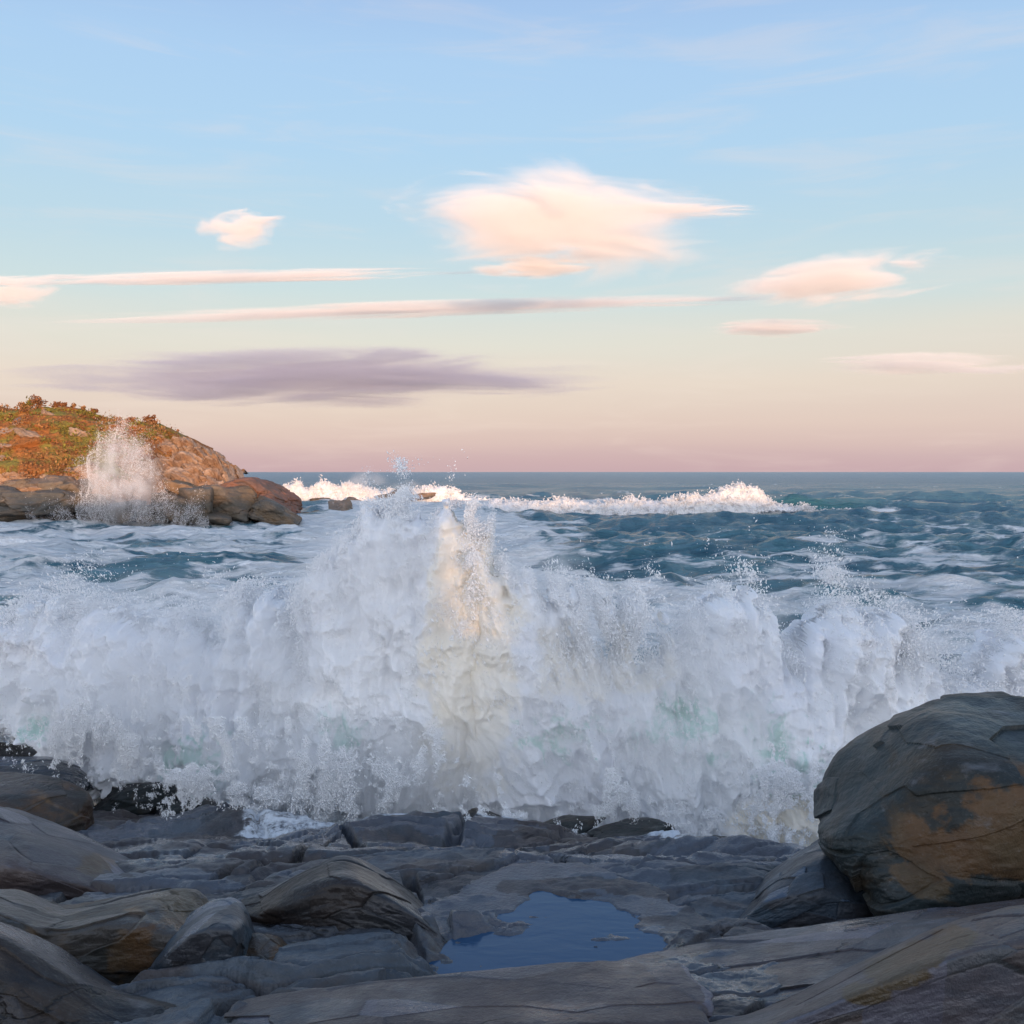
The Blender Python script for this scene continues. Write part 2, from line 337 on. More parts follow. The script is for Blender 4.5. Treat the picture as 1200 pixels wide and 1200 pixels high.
cam = bpy.data.cameras.new('camera'); co = bpy.data.objects.new('camera', cam); COL.objects.link(co)
co.location = (0, 0, CZ); co.rotation_euler = (math.radians(90), 0, 0)
cam.sensor_width = 36; cam.lens = 36 * F / 1200; cam.shift_y = -(600 - HY) / 1200; cam.clip_start = 0.1; cam.clip_end = 60000
SC.camera = co
SC.view_settings.view_transform = 'Standard'; SC.view_settings.look = 'None'; SC.view_settings.exposure = 0; SC.view_settings.gamma = 1
cy = SC.cycles
cy.max_bounces = 9; cy.diffuse_bounces = 7; cy.glossy_bounces = 3; cy.transmission_bounces = 3; cy.transparent_max_bounces = 8; cy.volume_bounces = 4
cy.use_denoising = True; cy.caustics_reflective = False; cy.caustics_refractive = False

# ------------------------------------------------------------------ sea
def swell_lines(X, Y):
    """shoaling swells: the one that breaks offshore, a darker one beyond it, and a lift in front of the ledge"""
    z = 0 * X; g = 0 * X
    yc = 107 + 0.02 * (X - 20) + 2.0 * np.sin(X / 22)
    amp = 1.35 * smooth(-12, 6, X) * (1 - 0.35 * smooth(40, 70, X))
    d = (Y - yc); prof = np.where(d < 0, np.exp(-(d / 2.2) ** 2), np.exp(-(d / 7.0) ** 2))
    z += amp * prof; g = np.maximum(g, amp / 1.35 * np.exp(-((d + 1.8) / 2.2) ** 2) * smooth(20, 26, X) * (1 - smooth(34, 44, X)))
    yc2 = 150 + 3 * np.sin(X / 30 + 1); z += 0.8 * np.exp(-((Y - yc2) / 6) ** 2)
    yc3 = 62 + 3 * np.sin(X / 14 + 2); z += 0.35 * np.exp(-((Y - yc3) / 3.5) ** 2) * smooth(-10, 5, X)
    yc4 = 38 + 1.5 * np.sin(X / 9); z += 0.30 * np.exp(-((Y - yc4) / 2.6) ** 2)
    return z, g
def build_sea():
    u = np.concatenate([np.linspace(-1.6, -0.56, 90)[:-1], np.linspace(-0.56, 0.56, 1060), np.linspace(0.56, 1.6, 90)[1:]])
    s = np.concatenate([np.array([0.2, 0.35, 0.6, 0.9, 1.3, 1.7]), np.arange(2.1, 150, 0.42), np.arange(150, 560, 1.3), np.array([600, 700, 900])])
    Y = F * CZ / s; nr, nc = len(s), len(u)
    dY = np.abs(np.gradient(Y))
    YY = np.repeat(Y[:, None], nc, 1); XX = YY * u[None]
    DY = np.repeat(dY[:, None], nc, 1); DX = YY * (1.12 / 1060)
    Z, G = swell_lines(XX, YY); OX = 0 * XX; OY = 0 * XX
    r = np.random.default_rng(3)
    for k in range(58):
        L = 0.55 * (36 / 0.55) ** (k / 57.0) * r.uniform(0.9, 1.1); th = -math.pi / 2 + r.normal(0, 0.5)
        kx, ky = math.cos(th) * 2 * math.pi / L, math.sin(th) * 2 * math.pi / L
        A = 0.0105 * L ** 0.82 * r.uniform(0.5, 1.3) * (1 + 0.6 * math.exp(-(math.log(L / 3.0) / 0.7) ** 2))
        att = smooth(2.0, 3.6, L / np.maximum(DY * abs(math.sin(th)), DX * abs(math.cos(th)) + 1e-6))
        ph = kx * XX + ky * YY + r.uniform(0, 6.28)
        c = np.cos(ph); sn = np.sin(ph)
        Z += A * att * c; OX -= A * att * math.cos(th) * sn * 0.8; OY -= A * att * math.sin(th) * sn * 0.8
    px = 600 + F * XX / YY; py = HY + F * CZ / YY
    n1 = fbm(XX * 0.05, YY * 0.09, 0, 5, 11); n2 = fbm(XX * 0.25, YY * 0.6, 0, 5, 21); n3 = fbm(XX * 0.9, YY * 2.2, 0, 4, 31)
    fo = 0.13 + 0.14 * n1 + 0.24 * n2 + 0.14 * n3
    # white, churned water round the headland and in front of the ledge
    left = 1 - smooth(480, 760, px + 60 * n1)
    zone = smooth(606, 618, py) * left
    fo += zone * (0.60 + 0.15 * n2)
    hole = np.exp(-(((px - 235) / 125) ** 2 + ((py - 668) / 20) ** 2)); fo -= hole * 0.75
    hole = np.exp(-(((px - 30) / 55) ** 2 + ((py - 745) / 16) ** 2)); fo -= hole * 0.7
    fo += smooth(330, 420, px) * (1 - smooth(520, 700, px)) * smooth(585, 592, py) * 0.65
    # lacy band on the right
    fo += smooth(560, 680, px) * smooth(672, 700, py + 8 * n1) * (0.42 + 0.22 * n2) * (1 - 0.3 * smooth(900, 1000, px))
    fo += smooth(880, 1000, px) * smooth(622, 650, py) * 0.16 + 0.10 * smooth(600, 640, py)
    fo += np.exp(-((py - 622 - 6 * n1) / 7) ** 2) * smooth(1000, 1100, px) * 0.3
    fo += smooth(0.8, 1.3, Z) * 0.0
    yc = 107 + 0.02 * (XX - 20) + 2.0 * np.sin(XX / 22); dd = YY - yc
    br = smooth(-8, 2, XX) * (1 - smooth(23, 30, XX)); fo += br * np.exp(-((dd - 2) / 5) ** 2) * 0.7 + br * smooth(0, 20, dd) * np.exp(-np.clip(dd, 0, 999) / 14) * 0.35
    fo += np.exp(-((XX - 41) / 3.5) ** 2) * np.exp(-((YY - 104) / 2.5) ** 2) * 0.7
    fo += 0.12 * n3 * smooth(600, 640, py)
    V = np.stack([XX + OX, YY + OY, Z], -1).reshape(-1, 3)
    # skirt of bottom keeps the sheet closed under the ledge
    o = mesh_obj('sea', V, grid_faces(nr, nc)[:, ::-1], M_sea, None, True, {'foam': fo, 'green': G})
    tag(o, 'choppy teal sea with foam streaks reaching to the horizon', None, None, 'structure')
build_sea(); print('sea', time.time() - T0)

# ------------------------------------------------------------------ ledge (bedrock in front of the camera)
LA, LB = 0.947, 0.251
def plane_Y(py): return LA / ((py - HY) / F - LB)
def plane_pt(px, py):
    Y = plane_Y(py); return wx(px, Y), Y, CZ - LA - LB * Y
def seg_dist(X, Y, pts):
    best = np.full(X.shape, 1e9, np.float32)
    for (x0, y0), (x1, y1) in zip(pts[:-1], pts[1:]):
        vx, vy = x1 - x0, y1 - y0; tt = np.clip(((X - x0) * vx + (Y - y0) * vy) / (vx * vx + vy * vy), 0, 1)
        best = np.minimum(best, np.hypot(X - x0 - tt * vx, Y - y0 - tt * vy))
    return best
def edge_Y(X):
    """sea-side edge of the ledge"""
    return np.interp(X, [-9, -5.5, -4, -3.1, -2.4, -1.5, -0.2, 0.8, 1.3, 1.8, 2.2, 3.0, 6], [11.5, 11.5, 11.2, 9.9, 8.9, 8.4, 8.5, 8.15, 7.5, 6.7, 6.7, 7.4, 8.5])
RIDGES = [  # (px, py, half-length m, half-width m, angle, height m)
    (300, 965, 1.2, 0.3, -0.1, 0.12), (470, 985, 1.0, 0.25, -0.1, 0.16), (830, 1005, 0.9, 0.2, -0.15, 0.12)]
CRACKS = [[(400, 985), (430, 1002), (560, 1008), (640, 1022), (740, 1044)], [(690, 1060), (760, 1072), (830, 1082), (870, 1086)], [(480, 1042), (500, 1075), (545, 1128)],
    [(66, 1052), (100, 1035), (130, 1008)], [(70, 1088), (150, 1070), (200, 1052)], [(0, 1060), (60, 1100), (150, 1140)], [(560, 955), (545, 975), (520, 995), (470, 1003)],
    [(850, 1196), (960, 1150), (1040, 1100), (1140, 1066)], [(280, 1168), (420, 1178), (520, 1180), (640, 1195)], [(640, 970), (720, 975), (860, 1000)], [(330, 1080), (350, 1068), (440, 1090), (540, 1128)],
    [(250, 1030), (350, 1010), (400, 990)], [(100, 925), (170, 945), (240, 948)], [(720, 1130), (780, 1120), (860, 1095)]]
POOLS = [([(538, 1130), (548, 1100), (590, 1080), (650, 1070), (715, 1078), (752, 1096), (745, 1112), (690, 1122), (600, 1132)], 'small blue tide pool held in the grey ledge')]
def poly_sd(X, Y, pts):
    """signed distance to a polygon, positive inside"""
    d = seg_dist(X, Y, pts + [pts[0]]); ins = np.zeros(X.shape, bool)
    n = len(pts)
    for i in range(n):
        (x0, y0), (x1, y1) = pts[i], pts[(i + 1) % n]
        c = ((y0 > Y) != (y1 > Y)) & (X < (x1 - x0) * (Y - y0) / (y1 - y0 + 1e-9) + x0); ins ^= c
    return np.where(ins, d, -d)
pool_info = []
for pts, lab in POOLS:
    w = [plane_pt(*p)[:2] for p in pts]; cx = sum(p[0] for p in w) / len(w); cyy = sum(p[1] for p in w) / len(w)
    pool_info.append((w, cx, cyy, CZ - LA - LB * cyy - 0.03, lab))
def ledge_h(X, Y):
    base = CZ - LA - LB * Y
    base = np.where(Y < 3, base - 0.0 + (3 - Y) * 0.05, base)
    wxn = fbm(X * 0.8, Y * 0.8, 0, 3, 41) * 0.35; wyn = fbm(X * 0.8, Y * 0.8, 5, 3, 43) * 0.25
    ca, sa = math.cos(-0.22), math.sin(-0.22)
    xr = X * ca - Y * sa; yr = X * sa + Y * ca
    h1, e1 = chisel2((xr + wxn) * 0.55, (yr + wyn) * 1.5, 5, 0.35, 0.18)
    h2, e2 = chisel2((xr + wxn * 0.6) * 1.5 + 9, (yr + wyn * 0.6) * 3.8 + 3, 8, 0.30, 0.18)
    h3, e3 = chisel2((xr + wxn * 0.4) * 4.5 + 9, (yr + wyn * 0.4) * 9 + 3, 13, 0.3, 0.2)
    z = base + 0.20 * h1 + 0.10 * h2 + 0.035 * h3 + 0.10 * fbm(X * 0.6, Y * 0.9, 2, 4, 51) + 0.012 * fbm(X * 9, Y * 12, 0, 4, 61)
    z -= 0.05 * (1 - smooth(0, 0.10, e1)) + 0.02 * (1 - smooth(0, 0.10, e2))
    for px, py, hl, hw, ang, hh in RIDGES:
        cx, cyy, _ = plane_pt(px, py); c, s = math.cos(ang), math.sin(ang)
        a = ((X - cx) * c + (Y - cyy) * s) / hl; b = (-(X - cx) * s + (Y - cyy) * c) / hw
        b2 = np.where(b > 0, b * 1.5, b * 0.8)   # steeper on the sea side
        r = np.sqrt(a * a + b2 * b2 + 0.02) + 0.10 * h2 + 0.12 * fbm(X * 2, Y * 2, 3, 3, 71)
        z += hh * np.clip(1.05 - r, 0, 1) ** 0.8
    for pts in CRACKS:
        w = [plane_pt(*p)[:2] for p in pts]
        dd = seg_dist(X + wxn * 0.10, Y + wyn * 0.12, w); wd = 0.035 * (1 + 0.6 * fbm(X * 1.5, Y * 1.5, 8, 3, 81))
        z -= 0.13 * (1 - smooth(wd * 0.4, wd * 1.5, dd))
    for w, cx, cyy, zl, _ in pool_info:
        sd = poly_sd(X + 0.12 * fbm(X * 3, Y * 3, 0, 5, 91), Y + 0.09 * fbm(X * 3, Y * 3, 3, 5, 92), w)
        z = np.where(sd > -0.34, np.maximum(z, zl + 0.006 + 0.03 * np.clip(fbm(X * 4, Y * 8, 2, 4, 94), 0, 1) - 0.2 * smooth(-0.06, 0.04, sd)), z); z = np.where(sd > -0.3, np.minimum(z, zl - 0.018 + np.clip(-sd - 0.02, 0, 9) * 0.7 + 0.025 * h2 + 0.04 * h3 + 0.035 * fbm(X * 4, Y * 10, 7, 5, 93) - 0.02 * smooth(0.05, 0.2, sd)), z)
    # drop to the sea beyond the broken edge
    ey = edge_Y(X) + 0.25 * fbm(X * 1.2, 0 * X, 3, 4, 95) + 0.10 * h2
    over = Y - ey
    z = z + 0.10 * np.exp(-((over + 0.25) / 0.3) ** 2) * (0.4 + fbm(X * 1.6, 0 * X, 9, 3, 96)) - np.clip(over, 0, 0.22) * 4 - np.clip(over - 0.22, 0, 9) * 1.4
    return z
def build_ledge():
    u = np.linspace(-1.15, 1.15, 1500)
    a = np.linspace(1.0, 1.0 / 12.8, 760) ** 1.0
    Y = 1.0 / np.linspace(1 / 1.0, 1 / 12.8, 760)
    Y = np.concatenate([np.linspace(0.9, 2.2, 60)[:-1], 1.0 / np.linspace(1 / 2.2, 1 / 13.0, 760)])
    YY = np.repeat(Y[:, None], len(u), 1); XX = YY * u[None]
    Z = ledge_h(XX, YY)
    V = np.stack([XX, YY, Z], -1).reshape(-1, 3)
    ey = edge_Y(XX); n_ = fbm(XX * 1.5, YY * 3, 0, 4, 140)
    px = 600 + F * XX / YY; py = HY + F * (CZ - Z) / YY
    film = np.exp(-((px - 330) / 110) ** 2 - ((py - 1005) / 16) ** 2) + 0.8 * np.exp(-((px - 190) / 60) ** 2 - ((py - 985) / 8) ** 2) + 0.6 * np.exp(-((px - 520) / 60) ** 2 - ((py - 1042) / 8) ** 2)
    fo = np.clip(0.62 * smooth(-0.9, 0.0, YY - ey + 0.5 * n_) + 0.42 * film, 0, 1)
    f1, f2, ci, cj, cx_, cy_ = voro2((XX + 0.3 * n_) * 1.1, (YY + 0.2 * n_) * 2.6, 17)
    o = mesh_obj('terrain', V, grid_faces(len(Y), len(u)), M_ledge, None, True, {'foamy': fo, 'facet': 0.03 + 0.97 * hashf(ci, cj, ci * 0 + 3, 17)})
    tag(o, 'wet grey bedrock ledge with dark cracks in front of the surf', None, None, 'structure')
build_ledge(); print('ledge', time.time() - T0)
def ground_z(x, y): return float(ledge_h(np.array([[x]], np.float32), np.array([[y]], np.float32))[0, 0])

for w, cx, cyy, zl, lab in pool_info:
    pts = [(cx + (p[0] - cx) * 1.4, cyy + (p[1] - cyy) * 1.45) for p in w]
    n = len(pts); V = [(cx, cyy, zl)] + [(p[0], p[1], zl) for p in pts]
    o = mesh_obj('water', np.array(V), np.array([[0, i + 1, (i + 1) % n + 1] for i in range(n)]), M_pool, None, False)
    tag(o, lab, None, None, 'structure')

# land behind the camera: it throws the dusk shade over the ledge ; the notch is added, cut to pass one gleam onto the splash
def build_land():
    sx = wx(548, 10.0)      # where the gleam lands
    xs = np.concatenate([np.linspace(-160, sx - 1.2, 260)[:-1], np.linspace(sx - 1.2, sx + 1.2, 161)[:-1], np.linspace(sx + 1.2, 180, 300)]); ys = np.linspace(-95, 1.0, 150)
    UU, YY = np.meshgrid(xs, ys); XX = UU + (10.0 - YY) * math.tan(SUN_AZ)
    top = 9.1 + 0.5 * fbm(XX * 0.06, 0 * XX, 2, 4, 101)
    ridge = np.exp(-((YY + 60) / 16) ** 2)
    z = 2.2 + (top - 2.2) * ridge + 0.4 * fbm(XX * 0.15, YY * 0.15, 0, 4, 103) * smooth(0.0, 0.5, 1 - ridge) - 0.6 * smooth(-8, 1, YY)
    k = np.exp(-((UU - sx - 0.0) / 0.09) ** 6) * smooth(-12, -30, YY); z = z * (1 - k) + np.minimum(z, 3.4) * k
    o = mesh_obj('hill', np.stack([XX, YY, z], -1).reshape(-1, 3), grid_faces(len(ys), len(xs)), M_land)
    tag(o, 'low rocky land behind the viewpoint', None, None, 'structure')
build_land()

# ------------------------------------------------------------------ rocks
def cube_sphere(n):
    g = np.linspace(-1, 1, n); a, b = np.meshgrid(np.tan(g * math.pi / 4), np.tan(g * math.pi / 4)); o = np.ones_like(a)
    faces, Vs = [], []
    for k, (x, y, z) in enumerate([(o, a, b), (-o, b, a), (b, o, a), (a, -o, b), (a, b, o), (b, a, -o)]):
        Vs.append(np.stack([x, y, z], -1).reshape(-1, 3)); faces.append(grid_faces(n, n) + k * n * n)
    V = np.concatenate(Vs); Fc = np.concatenate(faces)
    key = np.round(V * 20000).astype(np.int64); _, idx, inv = np.unique(key, axis=0, return_index=True, return_inverse=True)
    inv = inv.ravel(); V = V[idx]; Fc = inv[Fc]
    return V / np.linalg.norm(V, axis=1, keepdims=True), Fc
_cs = {}
def rot_mat(rx, ry, rz):
    cx, sx, cyy, sy, cz, sz = math.cos(rx), math.sin(rx), math.cos(ry), math.sin(ry), math.cos(rz), math.sin(rz)
    return np.array([[cz, -sz, 0], [sz, cz, 0], [0, 0, 1]]) @ np.array([[cyy, 0, sy], [0, 1, 0], [-sy, 0, cyy]]) @ np.array([[1, 0, 0], [0, cx, -sx], [0, sx, cx]])
def rock_mesh(size, rot=(0, 0, 0), seed=0, n=60, cuts=9, p=14, rough=0.05, planes=(), freq=1.0, grooves=0.0):
    if n not in _cs: _cs[n] = cube_sphere(n)
    D, Fc = _cs[n]; r = np.random.default_rng(seed)
    N = [(1, 0, 0), (-1, 0, 0), (0, 1, 0), (0, -1, 0), (0, 0, 1), (0, 0, -1)]; H = [1.0] * 6
    for _ in range(cuts):
        v = r.normal(size=3); v /= np.linalg.norm(v); N.append(tuple(v)); H.append(r.uniform(0.76, 1.06))
    for v, h in planes:
        v = np.array(v, float); v /= np.linalg.norm(v); N.append(tuple(v)); H.append(h)
    q = np.clip(D @ np.array(N).T, 0, None) / np.array(H)[None]
    R = (q ** p).sum(1) ** (-1.0 / p)
    P = D * R[:, None]
    S = P * freq; s = seed * 1.37
    R2 = 1 + rough * 1.4 * fbm(S[:, 0] * 1.1 + s, S[:, 1] * 1.1, S[:, 2] * 1.1, 4, seed) 
    f1, f2, cid = voro3((S[:, 0] + s) * 1.6, S[:, 1] * 1.6 + s, S[:, 2] * 1.9, seed % 7)
    R2 += rough * 0.9 * (VAL[cid & 2047]) - rough * 0.3 * (1 - smooth(0, 0.05, f2 - f1)) * smooth(0.0, 0.3, fbm(S[:, 0] * 0.8 + 4, S[:, 1] * 0.8 + s, S[:, 2], 2, seed + 5))
    R2 += rough * 0.25 * fbm(S[:, 0] * 7, S[:, 1] * 7 + s, S[:, 2] * 9, 4, seed + 3)
    if grooves: R2 -= grooves * (1 - smooth(0.0, 0.12, np.abs(fbm(S[:, 0] * 0.7, S[:, 1] * 0.7 + s, S[:, 2] * 2.4, 3, seed + 8))))
    V = P * R2[:, None] * np.array(size)[None] * 0.5
    FACET[0] = VAL[(np.argmax(q, 1) * 37 + seed * 11) & 2047] * 0.25 + 0.5 + 0.25 * VAL[(cid + 5) & 2047]
    return V @ rot_mat(*rot).T, Fc
FACET = [None]
def rock(name, loc, size, mat, label=None, cat='rock', group=None, **kw):
    V, Fc = rock_mesh(size, **kw)
    o = mesh_obj(name, V, Fc, mat, None, True, None, loc)
    return tag(o, label, cat, group)
def prock(px, py, Y, w, h, dpt, mat, label, name='rock', cat='rock', group=None, **kw):
    """w, h: size in photo pixels at distance Y, centred on (px, py)"""
    return rock(name, (wx(px, Y), Y + dpt * 0.3, wz(py, Y)), (w / F * Y, dpt, h / F * Y), mat, label, cat, group, **kw)

def brock(outline, bottom, Y, dpt, mat, label, name='boulder', cat='boulder', group=None, stains=(), tint=True, left=None, **kw):
    """a solid rock of its own depth whose crest follows the given outline"""
    T = profile_(outline); x0, x1 = outline[0][0], outline[-1][0]; y0 = min(p[1] for p in outline); y1 = bottom
    w, h = (x1 - x0) / F * Y, (y1 - y0) / F * Y
    V, Fc = rock_mesh((w, dpt, h), **kw)
    yc = Y + dpt * 0.35; V = V + np.array([[wx((x0 + x1) / 2, Y), yc, wz((y0 + y1) / 2, Y)]])
    for _ in range(5):
        px = 600 + F * V[:, 0] / V[:, 1]; py = HY + F * (CZ - V[:, 2]) / V[:, 1]
        px = x0 + (px - px.min()) * (x1 - x0) / (px.max() - px.min()); py = y0 + (py - py.min()) * (y1 - y0) / (py.max() - py.min())
        V[:, 0] = (px - 600) / F * V[:, 1]; V[:, 2] = CZ - (py - HY) / F * V[:, 1]
    nb = 50; b = np.clip(((px - x0) / (x1 - x0) * nb).astype(int), 0, nb - 1); tm = np.full(nb, float(y1))
    np.minimum.at(tm, b, py); cx = x0 + (np.arange(nb) + 0.5) * (x1 - x0) / nb
    tm = np.convolve(np.pad(tm, 2, mode='edge'), np.ones(5) / 5, 'valid')
    fb = np.clip((y1 - T(cx)) / np.maximum(y1 - tm, 6), 0.45, 1.7); fb = np.convolve(np.pad(fb, 3, mode='edge'), np.ones(7) / 7, 'valid')
    fac = np.interp(px, cx, fb)
    npy = y1 - (y1 - py) * fac; V[:, 2] = CZ - (npy - HY) / F * V[:, 1]
    if left:
        pl = np.array(sorted(left, key=lambda q_: q_[1]), float); ys_ = np.linspace(npy.min(), npy.max(), 40); bi = np.clip(np.searchsorted(ys_, npy) - 1, 0, 38)
        lm = np.full(39, 1e9); np.minimum.at(lm, bi, px); yc_ = (ys_[:-1] + ys_[1:]) / 2; ok_ = lm < 1e8
        sh = np.interp(yc_, pl[:, 1], pl[:, 0]) - np.interp(yc_, yc_[ok_], lm[ok_]); sh = np.convolve(np.pad(sh, 2, mode='edge'), np.ones(5) / 5, 'valid') * smooth(pl[0, 1], pl[0, 1] + 30, yc_)
        lq = np.interp(npy, yc_[ok_], lm[ok_]); px = px + np.interp(npy, yc_, sh) * np.clip(1 - (px - lq) / (px.max() - lq + 1e-6), 0, 1)
        V[:, 0] = (px - 600) / F * V[:, 1]
    loc = np.array([V[:, 0].mean(), V[:, 1].mean(), V[:, 2].min()])
    px = 600 + F * V[:, 0] / V[:, 1]; py = HY + F * (CZ - V[:, 2]) / V[:, 1]; st = np.zeros(len(V))
    for (cx_, cy_, rx, ry) in stains: st = np.maximum(st, np.exp(-((px - cx_) / rx) ** 2 - ((py - cy_) / ry) ** 2))
    o = mesh_obj(name, V - loc, Fc, mat, None, True, {'stain': st, 'facet': FACET[0] * (1.0 if tint else 0.0)}, tuple(loc))
    return tag(o, label, cat, group)
def profile_(pts):
    a = np.array(pts, float); return lambda x: np.interp(x, a[:, 0], a[:, 1])

# big boulder on the right
brock([(952, 950), (955, 915), (975, 885), (1000, 866), (1035, 846), (1075, 826), (1110, 813), (1160, 810), (1200, 815), (1250, 830), (1300, 880)], 1085, 4.75, 1.3, M_big, 'large rounded dark boulder with brown patch at the right of the ledge', left=[(985, 880), (958, 915), (952, 950), (954, 985), (972, 1012), (995, 1040), (1012, 1062), (1025, 1090)], n=230, seed=24, cuts=6, p=13, rough=0.032, tint=False,
      planes=[((-0.75, -0.2, 0.65), 0.92), ((0.1, -0.75, 0.66), 1.0), ((-0.75, -0.3, -0.55), 0.98), ((0.3, -0.7, -0.6), 1.05), ((-0.5, -0.85, 0.1), 0.92), ((0.55, -0.83, 0.15), 0.95)], grooves=0.0, stains=[(1140, 995, 85, 50), (1200, 950, 80, 45), (1080, 1030, 50, 25)])
brock([(846, 1100), (870, 1052), (900, 1022), (940, 995), (975, 974), (1010, 985), (1050, 1010)], 1115, 5.0, 0.7, M_blue, 'blue-grey leaning rock wedged under the large boulder', n=130, seed=33, cuts=11, p=22, rough=0.04)
brock([(860, 1090), (930, 1052), (1000, 1010), (1100, 1015), (1250, 1030)], 1130, 5.2, 0.6, M_dark, 'added black rock standing in for the shade in the gap below the large boulder', n=70, seed=34, cuts=8, p=12, rough=0.05)  # added rock; its black colour stands in for the gap's shade
brock([(560, 1168), (640, 1142), (720, 1124), (790, 1110), (860, 1097), (940, 1086), (1040, 1071), (1120, 1061), (1200, 1053), (1330, 1045)], 1290, 3.5, 0.8, M_purple, 'broad dark slab running along the foot of the large boulder', 'rock_slab', 'rock slab', n=230, seed=41, cuts=11, p=22, rough=0.03)
brock([(800, 1225), (860, 1198), (930, 1166), (1000, 1130), (1080, 1092), (1150, 1068), (1200, 1060), (1330, 1050)], 1300, 2.95, 0.8, M_purple, 'tilted grey-mauve slab with a tan edge in the lower right corner', 'rock_slab', 'rock slab', n=230, stains=[(1115, 1098, 30, 16), (1085, 1118, 34, 18), (1050, 1140, 34, 18), (1010, 1165, 30, 14)], seed=47, cuts=11, p=22, rough=0.03)
# left side
brock([(-90, 878), (0, 869), (60, 871), (85, 884), (110, 905), (130, 925)], 940, 10.2, 1.2, M_dark, 'low black rock awash at the far left of the ledge', n=90, seed=53, cuts=6, p=12, rough=0.06)
brock([(-90, 890), (0, 887), (60, 886), (95, 898), (112, 925)], 940, 9.5, 0.8, M_blue, 'flat wet rock with a film of water behind the brown boulder', n=80, seed=54, cuts=6, p=12, rough=0.05)
brock([(-90, 908), (0, 904), (50, 907), (85, 916), (105, 932), (114, 952), (118, 975)], 1000, 8.3, 1.2, M_brown, 'rounded brown-grey boulder behind the sloping rock on the left', n=130, seed=52, cuts=11, p=12, rough=0.035)
brock([(-120, 930), (0, 943), (45, 957), (90, 974), (130, 994), (165, 1014), (240, 1045)], 1110, 5.6, 1.6, M_purple, 'big smooth grey-brown rock sloping down from the left edge', n=200, stains=[(110, 1015, 26, 14)], seed=55, cuts=11, p=22, rough=0.03, grooves=0.0)
brock([(-60, 1052), (20, 1040), (70, 1062), (120, 1054), (180, 1042), (216, 1038), (240, 1050), (262, 1080)], 1190, 3.95, 0.6, M_brown, 'brown rock with ochre flank leaning to the upper right', stains=[(205, 1065, 40, 35), (150, 1120, 40, 40)], n=150, seed=57, cuts=6, p=13, rough=0.045)
brock([(172, 1135), (195, 1095), (222, 1070), (248, 1054), (275, 1050), (293, 1066), (300, 1098), (306, 1130)], 1190, 3.75, 0.5, M_blue, 'blue-grey faceted boulder between two brown rocks', n=140, seed=58, cuts=7, p=18, rough=0.03)
brock([(280, 1104), (298, 1092), (328, 1097), (350, 1120), (366, 1160)], 1180, 3.85, 0.35, M_brown, 'small rock with rusty side next to the blue-grey faceted boulder', stains=[(342, 1135, 30, 30)], n=90, seed=59, cuts=7, p=14, rough=0.04)
brock([(270, 1062), (320, 1040), (360, 1018), (402, 998), (440, 1014), (490, 1050), (520, 1090), (548, 1128)], 1165, 4.35, 0.8, M_umber, 'dark grey ridge of rock left of the tide pool', n=160, seed=60, cuts=11, p=22, rough=0.04)
brock([(-120, 1050), (0, 1078), (60, 1102), (100, 1132), (150, 1163), (220, 1172), (300, 1192)], 1290, 3.1, 0.7, M_umber, 'dark rock filling the lower left corner', n=140, seed=61, cuts=11, p=22, rough=0.035)
brock([(262, 1180), (300, 1166), (420, 1152), (520, 1141), (620, 1132), (700, 1125), (780, 1128), (840, 1150)], 1270, 3.0, 0.5, M_purple, 'pale grey slab lying along the bottom edge below the pool', 'rock_slab', 'rock slab', n=200, seed=62, cuts=11, p=22, rough=0.035)
# broken stones on the edge
EDGE = [(160, 938, 9.9, 110, 26, 'thin dark rock at the foot of the left spray'), (225, 950, 9.3, 60, 22, 'small dark stone at the end of the thin dark rock'),
        (567, 968, 8.7, 62, 26, 'dark notched stone on the ledge edge under the tall plume'), (672, 974, 8.6, 90, 14, 'flat black stone on the ledge edge right of the notched stone'),
        (735, 984, 8.1, 120, 18, 'long black stone in the middle of the right ledge edge'), (835, 1000, 7.2, 90, 18, 'black stone at the right end of the ledge edge'),
        (895, 920, 10.2, 34, 44, 'small black rock showing through the spray left of the large boulder')]
for i, (px, py, Y, w, h, lab) in enumerate(EDGE):
    prock(px, py, Y, w, h, w / F * Y * 0.5, M_dark, lab, 'stone', 'rock', 'broken stones along the ledge edge', n=44, seed=70 + i, cuts=9, p=18, rough=0.08, rot=(0, 0.08 * (i % 3 - 1), 0.2 * i))
print('rocks', time.time() - T0)

